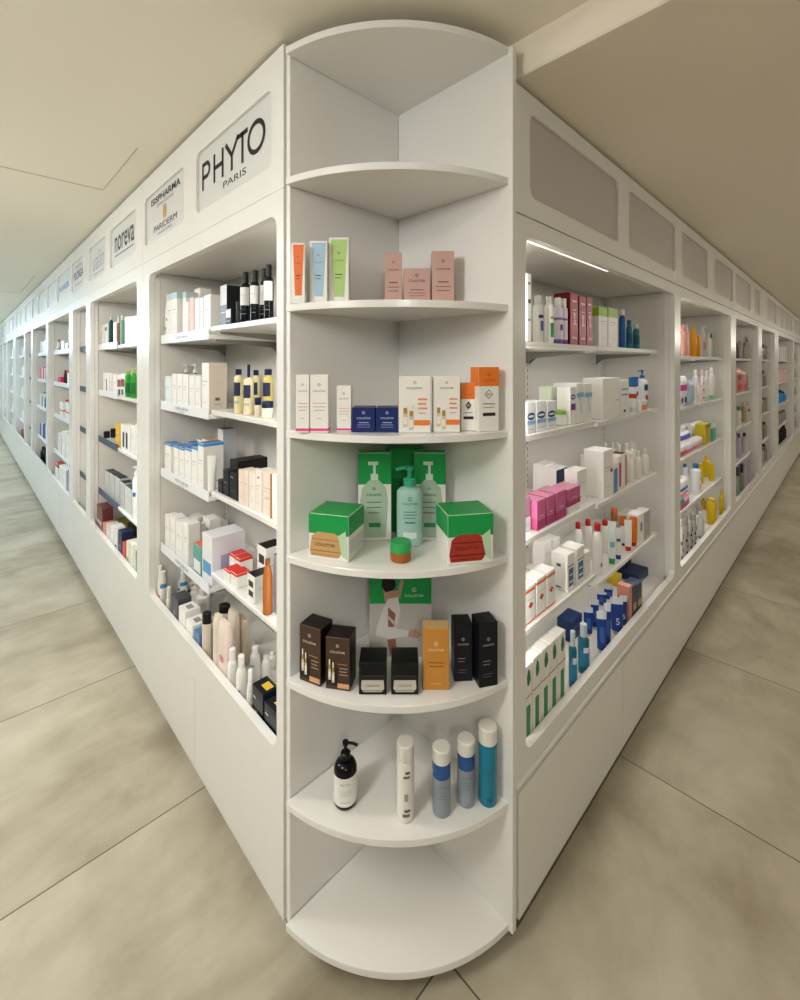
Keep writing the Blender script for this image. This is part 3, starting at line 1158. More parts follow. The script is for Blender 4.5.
# fifth tier
BR = dict(c='#4a362a', top='#2a2220', side='#221c1a',
          pr=(('front', .03, .5, .08, .42, '#2b2622'),) + tuple((f, a * .8 + .02, b * .8 + .02, c_ * .95 + .03, d_ * .95 + .03, e) for f, a, b, c_, d_, e in dropper_print(.18, .16, .9)) + (('front', .5, .98, .05, .14, '#d9a878'), ('front', .58, .92, .42, .435, '#b9a48e'), ('front', .58, .88, .36, .375, '#b9a48e'), ('front', .58, .92, .3, .315, '#b9a48e'), ('front', .5, .9, .5, .515, '#b9814e')),
          tx=(('front', 'COLLISTAR', .5, .73, .62, '#e9e2d6'), ('front', '\u00a9', .5, .85, .13, '#e9e2d6')))
cbox(299.3, 674.5, 320.6, 682.5, 627, zE, .055, 'dark brown dropper carton against the side panel of the corner shelf', group='brown dropper cartons', **BR)
cbox(325.5, 688.5, 350, 692, 638, zE, .055, 'dark brown dropper carton beside the black jar boxes on the corner shelf', group='brown dropper cartons', **BR)
for px0, px1, nm in ((358.6, 386.6, 'black box showing a silver jar, beside the brown dropper carton'), (391, 418.8, 'black box showing a silver jar, beside the gold carton')):
    cbox(px0, 695, px1, 695, 663, zE, .062, nm, group='black jar boxes', c='#17171a', top='#121214', rough=.3,
         pr=(('front', 0, 1, 0, 1, '#c9c3b6', ((.08, .2), (.17, .09), (.83, .09), (.92, .2), (.9, .46), (.1, .46))), ('front', .04, .96, .46, .6, '#2b2a2c'), ('front', .14, .86, .12, .15, '#8f897e'), ('front', .08, .92, .585, .6, '#55524e')),
         tx=(('front', 'COLLISTAR', .5, .3, .5, '#4a4640'),))
cbox(422.6, 690, 449.4, 690.5, 629, zE, .04, 'gold orange carton between the black boxes on the corner shelf', c='#c88a3c', top='#c9a877', rough=.3,
     pr=(('front', .2, .8, .44, .452, '#7a4c18'), ('front', .25, .75, .38, .39, '#7a4c18'), ('front', .3, .7, .1, .11, '#e6c890')),
     tx=(('front', 'COLLISTAR', .5, .66, .62, '#f3e2c0'), ('front', '\u00a9', .5, .76, .16, '#f3e2c0')))
for a, nm in (((454.2, 682, 472.6, 681.2, 625), 'tall black carton beside the gold carton on the corner shelf'), ((479.2, 681, 498, 677.5, 623), 'tall black carton against the blank-header side panel of the corner shelf')):
    cbox(*a, zE, .05, nm, group='tall black cartons', c='#1b1c24', top='#121217', rough=.32,
         pr=(('front', .2, .6, .4, .412, '#8c8e9c'), ('front', .2, .55, .35, .36, '#8c8e9c'), ('front', .2, .7, .2, .208, '#6a6c78'), ('front', .2, .65, .16, .168, '#6a6c78')),
         tx=(('front', 'COLLISTAR', .48, .66, .6, '#c9cad4'), ('front', '\u00a9', .48, .75, .16, '#c9cad4')))
# show card behind them: green band over a photographed seated figure
SK, SKD, WT = '#b98f78', '#8f654e', '#d6d2cc'
FIG = (('front', 0, 1, 0, 1, '#bcb8b2', ((0, 0), (1, 0), (1, .64), (0, .64))),
       ('front', 0, 1, 0, 1, SK, ((.2, .96), (.27, .98), (.36, .80), (.46, .80), (.5, .93), (.55, .92), (.5, .72), (.42, .66), (.25, .66))),
       ('front', 0, 1, 0, 1, '#1c1c22', ((.2, .93), (.28, .97), (.4, .95), (.43, .86), (.38, .8), (.26, .78), (.2, .84))),
       ('front', 0, 1, 0, 1, WT, ((.12, .36), (.1, .26), (.3, .22), (.62, .25), (.64, .32), (.44, .34), (.5, .56), (.46, .72), (.3, .7), (.22, .58))),
       ('front', 0, 1, 0, 1, SKD, ((.3, .6), (.42, .52), (.4, .36), (.3, .36))),
       ('front', 0, 1, 0, 1, SK, ((.62, .25), (.78, .22), (.84, .27), (.74, .34), (.64, .32))),
       ('front', 0, 1, 0, 1, SKD, ((.28, .21), (.42, .22), (.44, .06), (.34, .02))),
       ('front', 0, 1, 0, 1, '#c4beb8', ((.26, .5), (.3, .5), (.5, .36), (.46, .33))))
cbox(369, y_for(1.245, zE), 432, y_for(1.245, zE), 574, zE, .022, 'display card with green band over a crouching figure in white leggings', 'display card', name='display_card', c='#e6e6e0', wrap=((.64, .995, GR),), top=GR, pr=FIG,
     tx=(('front', 'COLLISTAR', .72, .74, .3, '#dff0e2'), ('front', '\u00a9', .72, .81, .07, '#dff0e2')))
# sixth tier
cround(make_bottle, 345.5, 811, 23.5, 741, zF, 'black pump bottle with a white label, alone on the sixth tier', 'pump bottle', turn=6, name='pump_bottle', c='#17171b', cap='#141416', pump='R', cf=.28, nr=.38, sh=.76, rough=.2, lab='#eceae4', la=(.1, .74), lw=1.5,
       tx=(('PHYTO', .6, .4, '#8a8a8a'),), stripes=((.45, .457, -.5, .6, '#9a9a98'), (.4, .407, -.5, .6, '#9a9a98'), (.35, .357, -.5, .5, '#9a9a98'), (.2, .21, -.4, .4, '#9a9a98')))
cround(make_bottle, 405.3, 824, 18, 741, zF, 'slim white bottle with black leaf marks and a white cap', 'bottle', c='#ece9e0', cap='#e2ded4', cf=.2, nr=.9, sh=.97, cr=1.0,
       stripes=((.12, .17, -.3, .5, '#77706a'), (.2, .24, -.1, .55, '#55504c'), (.38, .5, -.1, .3, '#a39c94'), (.75, .79, -.2, .5, '#77706a'), (.82, .86, .0, .5, '#55504c')))
for pxc, yb, yt, dpx, nm in ((441.5, 819, 745.5, 18.5, 'two-tone blue and clear bottle, beside the slim white bottle'), (466, 809, 737.5, 17.8, 'two-tone blue and clear bottle, beside the teal bottle')):
    cround(make_bottle, pxc, yb, dpx, yt, zF, nm, 'bottle', group='two-tone bottles', c='#8f9ba3', cap='#e4e1d8', cf=.2, nr=.92, sh=.97, cr=1.0, rough=.15, bands=((.72, 1.0, '#2c5a96'),),
           stripes=((.5, .507, -.5, .5, '#6a747c'), (.44, .447, -.5, .5, '#6a747c'), (.38, .387, -.5, .5, '#6a747c')), tx=(('COLLISTAR', .6, .6, '#5c6870'),))
cround(make_bottle, 487.7, 801.5, 18.5, 719, zF, 'tall teal blue bottle with a white cap by the panel', 'bottle', c='#1f7f9c', cap='#e4e1d8', cf=.2, nr=.92, sh=.97, cr=1.0, rough=.15,
       stripes=((.12, .16, -.3, .3, '#155e78'), (.55, .556, -.5, .5, '#166a84'), (.5, .506, -.5, .5, '#166a84')), tx=(('COLLISTAR', .62, .6, '#155e78'),))

# ---------------------------------------------------------------- goods in the cabinets
BOXES = []
CAT_ROUND = {'bottle': 1, 'pump bottle': 1, 'tube': 1, 'jar': 1}
GOODS = []      # (object, look, run, bay, shelf index, row depth, position along the run)


def q(v, s): return max(s, round(v / s) * s)


def put(run, bay, sh, z, items, crop=None, dflt=None):
    ox, oy, sc = crop or (0, 0, 1)
    for it in items:
        fn, x0, x1, yt, look = it[:5]
        kw = dict(it[5]) if len(it) > 5 else {}
        d = kw.pop('d', .012)
        dd = kw.pop('dd', .05)
        zb = kw.pop('zb', 0)
        hh = kw.pop('h', None)
        turn = kw.pop('turn', 0 if fn in (make_box, make_pack) else ((55 if run == 'L' else -55) if fn is make_tube else (38 if run == 'L' else -38)))
        fx = kw.pop('fx', None)
        x0, x1 = ox + x0 / sc, ox + x1 / sc
        yt = oy + yt / sc if yt is not None else None
        pl = (XL if run == 'L' else YR) + REC + d - (.034 if sh == 4 and d < .045 else 0)
        on = on_left if run == 'L' else on_right
        if fn in (make_box, make_pack):
            a, ta = on(x0, pl)
            b, tb = on(x1, pl)
            w = min(abs(b - a) * .97, kw.pop('wmax', .16))
            # keep the edge that shows best: the one towards the corner
            near = min(a, b)
            u = near + w / 2 + abs(b - a) * .015
            t = (u * CS + pl * SN) if run == 'L' else (u * SN + pl * CS)
            h = hh or (z_at(yt, t) - z - zb)
            args = (q(w, .004), dd, q(h, .004))
            v = pl + dd / 2
        else:
            k = (x0 + x1) / 2
            u, t = on(k, pl)
            r = abs(x1 - x0) * t / F / 2 * (1.2 if fn is make_tube else .97)
            pl2 = pl + r
            u, t = on(k, pl2)
            h = hh or (z_at(yt, t - r * .5) - z - zb)
            args = (q(r, .0015), q(h, .004))
            v = pl2
        if sh > 0:
            lv = ((LZN if z in LZN else LZF) if run == 'L' else (RZN if z in RZN else (RZF if z in RZF else RZ2)))
            up = min(lv[sh - 1], (LZF if run == 'L' else RZF)[sh - 1] if sh == 4 else 9)
            h = min(h, up - .024 - z - zb)
            args = args[:-1] + (math.floor(h / .004) * .004,)
        if h < .012:
            print('TINY', run, bay, sh, look, round(h, 3)); continue
        if fn is make_bottle and kw.get('pump') and 'name' not in kw: kw['name'] = 'pump_bottle'
        o = spawn(fn, args, kw)
        if run == 'L':
            o.location = (v, u, z + zb)
            o.rotation_euler = (0, 0, math.radians(-90 + turn))
        else:
            o.location = (u, v, z + zb)
            o.rotation_euler = (0, 0, math.radians(turn))
        o['category'] = 'pump bottle' if kw.get('pump') else CAT[fn.__name__]
        hu, hv = (args[0] / 2, args[1] / 2) if fn in (make_box, make_pack) else (args[0], args[0])
        if fn is make_tube: hu = hv = args[0] * 1.06
        if kw.get('pump'): hu *= 1.06; hv *= 1.06
        BOXES.append([o, run, bay, sh, u, v, hu, hv, z + zb, z + zb + args[-1], z, d])
        GOODS.append([o, look, run, bay, sh, d, u])


B, BT, T, J, PK = make_box, make_bottle, make_tube, make_jar, make_pack
W = '#f5f3ee'
ln = (('front', .2, .8, .62, .635, '#a7a9ac'), ('front', .2, .7, .55, .56, '#b9bbbd'), ('front', .25, .75, .2, .21, '#c3c4c5'))
sl = ln + (('right', .35, .6, .24, .3, '#6b6660'), ('right', .3, .7, .16, .175, '#a39c94'), ('right', .2, .8, .6, .61, '#cfc8be'))


def wb(**k):
    r = dict(c=W, pr=ln); r.update(k); return r


# ---- first lettered bay
A_ = (140, 220, 5)
teal = lambda **k: wb(wrap=((.86, .995, '#bfd9d6'),), **k)
put('L', 0, 0, LZF[0], [
    (BT, 104, 117, 415, 'slim white bottle', dict(c='#e8efee', cap='#cfe0de', bands=((.3, .4, '#5b9a98'),))),
    (BT, 122, 138, 372, 'white bottle, teal mark', dict(c=W, cap=W, stripes=((.5, .56, -.5, .5, '#4d9593'),))),
    (B, 140, 164, 370, 'white carton, teal top', teal()), (B, 166, 192, 362, 'white carton, teal top', teal(top='#bcd3cf')),
    (B, 193, 212, 364, 'white carton, teal top', teal(d=.03)), (B, 214, 243, 408, 'pale beige carton', wb(c='#efe3d8', pr=sl)),
    (B, 246, 269, 385, 'salmon pink carton', wb(c='#f0b9a6')), (B, 272, 296, 392, 'white carton, pink trim', wb(wrap=((.0, .06, '#f2b8bd'),))),
    (B, 298, 316, 386, 'white carton, pink trim', wb(wrap=((.0, .06, '#f2b8bd'),))), (B, 319, 352, 376, 'wide white carton', wb(pr=ln + (('front', .06, .2, .1, .12, '#e58a96'),)))], A_)
put('L', 0, 0, LZF[0], [(B, 124 + 26 * i, 146 + 26 * i, 388 + 4 * i, 'white carton', wb(d=.075)) for i in range(4)], A_)
blk = dict(c='#15171a', cap='#0f1012', cf=.2, nr=.55, sh=.82, rough=.18, lab='#e6e6e4', la=(.42, .86), lw=1.2, stripes=((.2, .22, -.6, .6, '#6b7a72'), (.3, .31, -.6, .6, '#47524c')), tx=(('PHYTO', .66, .4, '#777777'),))
put('L', 0, 0, LZN[0], [
    (B, 401, 433, 325, 'grey white carton, black side', wb(c='#d9dbdb', side='#26282b', top='#1d1f22', wrap=(), pr=(('front', 0, 1, .0, .5, '#7d8488'), ('front', .1, .8, .3, .32, '#eeeeee'), ('right', .15, .8, .3, .315, '#8a8d90')), dd=.06)),
    (B, 436, 465, 440, 'short white and black carton', dict(c='#22252a', pr=(('front', .1, .95, .4, .95, '#f0f0ee'), ('front', .2, .8, .15, .2, '#c6c8c8')), d=.0, dd=.035)),
    (J, 469, 502, 412, 'squat black jar', dict(c='#15171a', lid='#101113', lf=.3, lab='#2e3a34')),
    (BT, 503, 552, 258, 'black bottle, white label', dict(blk)), (BT, 550, 600, 248, 'black bottle, white label', dict(blk)),
    (BT, 598, 645, 240, 'black bottle, white label', dict(blk, d=.075)), (BT, 618, 670, 222, 'black bottle, white label', dict(blk)),
    (BT, 560, 600, 262, 'black bottle, white label', dict(blk, d=.085))], A_)
grn = dict(c='#e9efec', cap=W, pump='L', cf=.22, nr=.5, cr=.6, bands=((.86, 1.0, '#2f7a64'),))
put('L', 0, 1, LZF[1], [
    (BT, 133, 170, 718, 'white pump bottle', dict(grn, d=.085)), (BT, 208, 244, 716, 'white pump bottle', dict(grn, d=.085)), (BT, 258, 296, 718, 'white pump bottle', dict(grn, d=.085)),
    (B, 120, 156, 778, 'pale blue white carton', wb(c='#e6f0f2', wrap=((.0, .05, '#2e8a78'),))), (B, 160, 182, 766, 'white carton', wb()), (B, 185, 212, 770, 'white carton', wb()),
    (B, 214, 240, 770, 'white carton', wb(pr=sl)), (B, 246, 272, 778, 'white carton', wb()), (B, 275, 303, 780, 'white carton', wb()),
    (B, 309, 344, 712, 'tall white carton, beige side', wb(side='#dccfc2', pr=sl, dd=.07)), (B, 311, 344, 712, 'tall white carton, beige side', wb(side='#dccfc2', pr=sl, dd=.07, d=.088))], A_)
crm = dict(c='#eadfae', cap='#18233f', cf=.13, nr=.62, sh=.86, lab='#2c3550', la=(.45, .8), lw=.8, stripes=((.25, .32, -.5, .5, '#9fc3cf'),))
put('L', 0, 1, LZN[1], [
    (BT, 470, 516, 745, 'cream bottle, navy cap', dict(crm)), (BT, 517, 570, 718, 'cream spray bottle, navy nozzle', dict(crm, cf=.26, cr=.3, c='#efdfb8')),
    (J, 574, 606, 885, 'small cream jar, navy lid', dict(c='#efe4cc', lid='#18233f', d=.02)), (J, 608, 668, 905, 'wide cream jar, navy lid', dict(c='#efe4cc', lid='#18233f')),
    (BT, 614, 668, 745, 'golden bottle, navy cap', dict(crm, c='#d8c878', d=.075)), (BT, 560, 600, 750, 'cream bottle, navy cap', dict(crm, d=.09))], A_)
B_ = (140, 400, 5.333)
blu = lambda **k: wb(top='#3f82c2', wrap=((.93, .995, '#5a97d0'),), **k)
put('L', 0, 2, LZF[2], [(B, a, b, t, 'white carton, blue top', blu(**k)) for a, b, t, k in (
    (115, 149, 224, {}), (152, 177, 236, {}), (180, 205, 242, {}), (208, 235, 252, {}), (238, 270, 256, {}), (275, 305, 248, {}),
    (128, 160, 217, dict(d=.068)), (164, 196, 220, dict(d=.068)), (200, 236, 222, dict(d=.068)), (240, 272, 228, dict(d=.068)))] + [
    (B, 308, 338, 228, 'large white carton, blue top', blu(pr=sl, dd=.08)), (B, 330, 366, 212, 'white carton, orange top', wb(top='#e9a25e', d=.1)), (B, 300, 328, 212, 'white carton, orange top', wb(top='#e9a25e', d=.125))], B_)
put('L', 0, 2, LZF[2], [(B, 414, 442, 155, 'tall white carton, dark top', wb(top='#2d3138', side='#c2c6cb', d=.155, dd=.06)),
                        (T, 372, 410, 300, 'plain white tube', dict(c='#eeeee8', cap='#e4e4de', d=.0))], B_)
put('L', 0, 2, LZN[2], [(B, a, b, t, n, k) for a, b, t, n, k in (
    (415, 440, 422, 'short black carton', wb(c='#1a1b1f', pr=(('front', .2, .7, .5, .54, '#8a8a8e'), ('front', .2, .8, .3, .32, '#6a6a70')))),
    (442, 474, 372, 'black carton', wb(c='#1a1b1f', pr=(('front', .2, .7, .5, .54, '#8a8a8e'), ('front', .2, .8, .3, .32, '#6a6a70')))),
    (477, 521, 385, 'black carton', wb(c='#1a1b1f', pr=(('front', .1, .5, .8, .84, '#a9a9ae'), ('front', .2, .8, .3, .32, '#6a6a70')))),
    (478, 522, 322, 'wide black glossy box', wb(c='#141518', rough=.2, pr=(), d=.07, dd=.12)),
    (525, 551, 374, 'cream carton', wb(c='#f3ded0')), (553, 576, 372, 'cream carton', wb(c='#f3ded0')),
    (580, 612, 385, 'white cream carton', wb(c='#f3ebe2')), (614, 647, 370, 'white cream carton', wb(c='#f3ebe2', pr=ln + (('front', .4, .7, .8, .86, '#b98a86'),))),
    (651, 708, 385, 'cream carton, brown edge', wb(c='#f1dfcf', pr=ln + (('front', .8, 1, 0, 1, '#a5723c'), ('front', .3, .7, .4, .42, '#c59a70')), dd=.055)))], B_)
put('L', 0, 3, LZF[3], [(B, a, b, t, 'white carton', wb(**k)) for a, b, t, k in (
    (122, 150, 606, {}), (154, 186, 618, {}), (191, 226, 652, {}), (229, 258, 655, {}), (136, 166, 604, dict(d=.066)), (170, 204, 612, dict(d=.066)), (210, 244, 622, dict(d=.066)),
    (160, 192, 600, dict(d=.12)), (196, 232, 604, dict(d=.12)), (240, 275, 606, dict(d=.12)), (335, 372, 628, dict(d=.13)))] + [
    (BT, 276, 330, 640, 'white bottle', dict(c=W, cap=W, d=.06)), (B, 282, 328, 775, 'teal and orange carton', wb(c='#5fa59b', top='#e0714a', pr=(('front', .1, .9, .1, .5, '#f2f0ea'),))),
    (B, 333, 387, 722, 'large pale carton, purple panel', wb(c='#eeecf0', side='#e4e1ea', pr=(('front', .1, .9, .2, .45, '#5aa0cc'), ('right', .25, .5, .15, .6, '#aaa0bd'), ('right', .55, .85, .15, .6, '#b4abc6')), dd=.13))], B_)
C_ = (140, 540, 4.545)
red = lambda **k: wb(top='#e0352b', wrap=((.82, .995, '#e0352b'),), **k)
win = lambda **k: wb(top='#22201f', pr=(('front', .2, .8, .55, .78, '#3a3532'), ('front', .2, .8, .18, .4, '#3a3532'), ('right', .2, .8, .5, .52, '#bbb4aa')), **k)
put('L', 0, 3, LZN[3], [
    (B, 381, 408, 132, 'white carton, red top', red()), (B, 411, 440, 150, 'white carton, red top', red()), (B, 390, 418, 118, 'white carton, red top', red(d=.066, h=.058)), (B, 421, 446, 130, 'white carton, red top', red(d=.066, h=.058)),
    (B, 487, 522, 158, 'black-windowed white carton, black top', win(dd=.06)), (B, 532, 574, 25, 'black-windowed white carton, black top', win(dd=.07, d=.09)),
    (BT, 556, 604, 90, 'amber bottle', dict(c='#a4602c', cap='#8a4f24', cf=.1, nr=.45, sh=.5, rough=.2, d=.0)), (B, 604, 640, 70, 'grey carton, black top', wb(c='#8f949c', top='#1f2023', pr=(), d=.03)),
    (BT, 508, 545, -10, 'slim amber bottle', dict(c='#b07a2c', cap='#c08a3a', rough=.2, d=.19)), (B, 455, 485, 10, 'white beige carton', wb(c='#efe8e0', d=.2))], C_)
wo = dict(c='#efece4', cap='#e9e6de', cf=.25, nr=.7, sh=.86)
zb_ = DECK['L']
put('L', 0, 4, zb_, [
    (BT, 56, 84, 92, 'white bottle, orange mark', dict(wo, stripes=((.45, .6, -.6, .6, '#e9925e'),))), (BT, 86, 120, 140, 'white bottle, blue ring', dict(wo, bands=((.9, 1.0, '#3f86b5'),))),
    (BT, 84, 116, 100, 'white bottle, blue ring', dict(wo, bands=((.9, 1.0, '#3f86b5'),), d=.06)), (BT, 124, 160, 92, 'white bottle, blue ring', dict(wo, bands=((.9, 1.0, '#3f86b5'),), d=.06)), (BT, 136, 174, 126, 'white bottle, blue ring', dict(wo, bands=((.9, 1.0, '#3f86b5'),), d=.1)),
    (BT, 120, 142, 215, 'plain white bottle', dict(wo)), (BT, 182, 234, 182, 'white pump bottle', dict(wo, pump='L', d=.075)), (BT, 238, 300, 205, 'large white bottle', dict(wo, nr=.5, d=.11, lab='#dedad0')),
    (B, 143, 172, 258, 'dark grey carton', wb(c='#4a4b52', dd=.055, pr=(('front', .3, .6, .3, .7, '#7d7e86'),))), (B, 175, 205, 312, 'white carton, red print', wb(dd=.06, pr=(('front', .15, .85, .42, .5, '#d8563e'), ('front', .15, .6, .3, .33, '#444444'), ('top', .3, .8, .3, .7, '#9a9692'), ('right', .1, .9, .5, .62, '#d8563e')))),
    (B, 208, 240, 372, 'white carton, red print', wb(dd=.06, pr=(('front', .15, .85, .5, .58, '#d8563e'), ('front', .15, .6, .3, .33, '#444444'), ('top', .3, .8, .3, .7, '#9a9692'), ('right', .1, .9, .5, .62, '#d8563e')))), (B, 246, 270, 415, 'blue grey carton', wb(c='#5f82a8', pr=(('front', .2, .8, .3, .5, '#c4d2e0'),)))], C_)
tb = dict(c='#e6d8c6', cap='#24242a', cf=.17, nr=.9, sh=.97, cr=.97, sy=.7)
put('L', 0, 4, zb_, [
    (BT, 280, 328, 332, 'beige bottle, black cap', dict(tb)), (BT, 357, 412, 296, 'beige bottle, black cap', dict(tb, d=.085)), (PK, 326, 350, 345, 'beige pouch', dict(c='#e7d9c8', dd=.03)), (PK, 386, 420, 320, 'beige pouch', dict(c='#e7d9c8', dd=.03, d=.08)),
    (PK, 354, 392, 380, 'pink-marked cream pouch', dict(c='#ecdccf', dd=.03, pr=((.2, .7, .25, .38, '#d98d92'), (.3, .8, .5, .6, '#d98d92')))), (PK, 432, 470, 355, 'beige pouch', dict(c='#e0d0ba', dd=.03, d=.11)),
    (BT, 392, 440, 490, 'white bottle, green mark', dict(c=W, cap=W, nr=.55, sh=.75, stripes=((.5, .56, -.6, .3, '#8fb04a'), (.3, .36, -.2, .6, '#8fb04a')))), (BT, 436, 484, 525, 'white bottle, blue mark', dict(c=W, cap=W, nr=.55, sh=.75, stripes=((.55, .6, -.6, .3, '#4a9ac4'), (.35, .4, -.2, .6, '#8a5a86'), (.2, .26, -.5, .4, '#5a4a6a')))),
    (BT, 484, 518, 590, 'slim white bottle', dict(c=W, cap=W, nr=.55, sh=.75)), (BT, 376, 424, 480, 'white bottle, black cap', dict(c='#ecebe6', cap='#1b1d24', cf=.3, cr=.95, d=.07)),
    (BT, 470, 516, 448, 'white bottle', dict(c=W, cap=W, nr=.55, sh=.75, d=.14)), (BT, 500, 546, 488, 'white bottle', dict(c=W, cap=W, nr=.55, sh=.75, d=.09, stripes=((.6, .64, -.6, .3, '#4a9ac4'),))), (BT, 545, 585, 530, 'white bottle', dict(c=W, cap=W, nr=.55, sh=.75, d=.12)), (BT, 580, 618, 512, 'white bottle', dict(c=W, cap=W, nr=.55, sh=.75, d=.17)),
    (B, 509, 560, 672, 'black carton, white script', wb(c='#1a1d28', rough=.25, pr=(('front', .3, .45, .35, .62, '#d6d8de', ((.3, .62), (.44, .6), (.4, .5), (.52, .42), (.44, .34), (.5, .46), (.34, .54))), ('top', .4, .9, .3, .8, '#c9a63a'), ('front', .1, .35, .8, .83, '#b9bcc6')))),
    (B, 564, 622, 760, 'black carton, white script', wb(c='#1a1d28', rough=.25, pr=(('front', .3, .45, .35, .62, '#d6d8de', ((.3, .62), (.44, .6), (.4, .5), (.52, .42), (.44, .34), (.5, .46), (.34, .54))), ('top', .4, .9, .3, .8, '#c9a63a'), ('front', .1, .35, .8, .83, '#b9bcc6'))))], C_)

# ---- first blank-header bay
RA, RB_, RC, RD_ = (510, 220, 4.706), (510, 370, 4.706), (510, 490, 4.706), (510, 560, 4.706)
wbt = dict(c=W, cap='#e6e4de', cf=.17, nr=.62, sh=.86)
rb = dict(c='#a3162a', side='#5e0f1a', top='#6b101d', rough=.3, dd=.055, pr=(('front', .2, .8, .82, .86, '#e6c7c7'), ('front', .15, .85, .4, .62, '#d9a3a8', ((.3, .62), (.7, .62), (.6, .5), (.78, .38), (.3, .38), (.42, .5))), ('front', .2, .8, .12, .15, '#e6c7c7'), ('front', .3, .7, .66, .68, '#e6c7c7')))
put('R', 0, 0, RZN[0], [
    (B, 81, 101, 250, 'tall white carton, black marks', wb(pr=(('front', .2, .8, .56, .62, '#33333a'), ('front', .2, .7, .84, .87, '#55555c'), ('front', .2, .7, .3, .33, '#8a8a90')), d=.0, dd=.03)),
    (BT, 106, 158, 355, 'white bottle, navy mark', dict(wbt, stripes=((.3, .55, .1, .8, '#3c5aa4'), (.62, .7, -.3, .8, '#2a3f7c')))), (BT, 161, 206, 357, 'white bottle, green mark', dict(wbt, cf=.14, stripes=((.15, .5, -.1, .9, '#3f8a54'), (.6, .66, -.1, .9, '#7aa63e')))),
    (BT, 206, 260, 365, 'lilac white bottle', dict(wbt, c='#e6dfe8', bands=((.0, .12, '#7a5aa0'), (.62, .68, '#8a6aae')), stripes=((.35, .5, .0, .8, '#5f4490'),))), (BT, 258, 298, 373, 'lilac white bottle', dict(wbt, c='#e6dfe8', bands=((.0, .12, '#7a5aa0'), (.62, .68, '#8a6aae')))),
    (B, 301, 343, 352, 'red carton', rb), (B, 346, 383, 364, 'red carton', rb), (B, 386, 412, 369, 'red carton', rb), (B, 300, 340, 352, 'red carton', dict(rb, d=.075))], RA)
gt = lambda **k: wb(top='#9cc23a', wrap=((.76, .995, '#9cc23a'),), **k)
put('R', 0, 0, RZF[0], [
    (B, 418, 459, 412, 'white carton, green top', gt()), (B, 463, 507, 417, 'white carton, green top', gt()),
    (BT, 512, 544, 422, 'blue bottle, white cap', dict(c='#2b63ae', cap=W, cf=.15, nr=.6)), (BT, 546, 576, 472, 'teal bottle', dict(c='#2f7f95', cap='#286d84', nr=.6, lab='#1f6278')), (BT, 577, 610, 490, 'teal bottle, pale cap', dict(c='#347f8e', cap='#cfdfe0', nr=.55, lab='#25606c'))], RA)
cet = dict(c='#f1f3f4', pr=(('front', .06, .94, .42, .66, '#1d4a7e', 'oval'), ('front', .14, .86, .5, .58, '#dfe9f2', 'oval'), ('front', .04, .96, .28, .4, '#8fb4dc'), ('front', .2, .8, .12, .14, '#b5bcc4')))
put('R', 0, 1, RZN[1], [
    (B, 79, 120, 146, 'white carton, blue oval', cet), (B, 124, 170, 146, 'white carton, blue oval', cet), (B, 174, 217, 146, 'white carton, blue oval', cet),
    (B, 237, 284, 72, 'pale green carton', wb(c='#dfe9cf', d=.1)), (J, 219, 280, 186, 'white jar, green lid', dict(c='#eef0ec', lid='#8fc247', lf=.28, lab='#f4f4f2')),
    (B, 288, 320, 78, 'white carton, purple square', wb(pr=(('front', .1, .9, .38, .55, '#7d3f94'), ('front', .1, .9, .66, .8, '#1d4a7e', 'oval'), ('front', .25, .75, .7, .76, '#dfe9f2', 'oval')))),
    (B, 324, 361, 60, 'white carton, blue band', wb(pr=(('front', 0, 1, .64, .76, '#86bfe4'), ('front', .3, .5, .2, .62, '#bcdcf0', ((.3, .64), (.5, .64), (.75, .3), (.66, .2)))))), (B, 364, 403, 60, 'white carton, blue band', wb(pr=(('front', 0, 1, .64, .76, '#86bfe4'), ('front', .3, .5, .2, .62, '#bcdcf0', ((.3, .64), (.5, .64), (.75, .3), (.66, .2)))))),
    (B, 270, 312, 58, 'plain white carton', wb(d=.085))], RB_)
put('R', 0, 1, RZF[1], [
    (B, 436, 516, 38, 'large plain white carton', wb(wmax=.2, dd=.08, pr=(('front', .75, .95, .42, .44, '#8fb0c8'),))),
    (B, 521, 560, 44, 'white carton, blue lines', wb(pr=(('front', .1, .9, .72, .76, '#5c8fc0'), ('front', .1, .9, .56, .6, '#5c8fc0'), ('front', .3, .6, .08, .16, '#24405e', 'oval')))),
    (T, 564, 592, 32, 'blue white tube', dict(c='#eef0f2', cap='#d9dde0', bands=((.68, 1.0, '#2f6aa4'), (.3, .45, '#c43c3c')))), (T, 596, 622, 30, 'blue white tube', dict(c='#eef0f2', cap='#d9dde0', bands=((.68, 1.0, '#3f7ab4'), (.35, .5, '#c43c3c')))),
    (B, 616, 648, 140, 'small orange white carton', wb(c='#f0ece6', pr=(('front', .05, .95, .15, .6, '#f0954a'),), d=.0, dd=.03)),
    (BT, 630, 680, -3, 'white bottle, blue pump', dict(c='#eef1f3', cap='#2f6aa0', pump='L', cf=.22, nr=.4, cr=.45, sh=.88, d=.035, stripes=((.1, .25, -.6, .8, '#2b5e98'), (.27, .45, .0, .8, '#c43c3c'), (.6, .8, -.2, .8, '#2b4a80'))))], RB_)
pk = dict(c='#c4638f', top='#dd94b2', dd=.07, pr=(('front', .15, .85, .3, .36, '#e9b8cc'), ('front', 0, 1, 0, .34, '#b23f74'), ('front', .3, .7, .44, .47, '#efc9d8'), ('left', .0, 1, .0, .4, '#b5527f')))
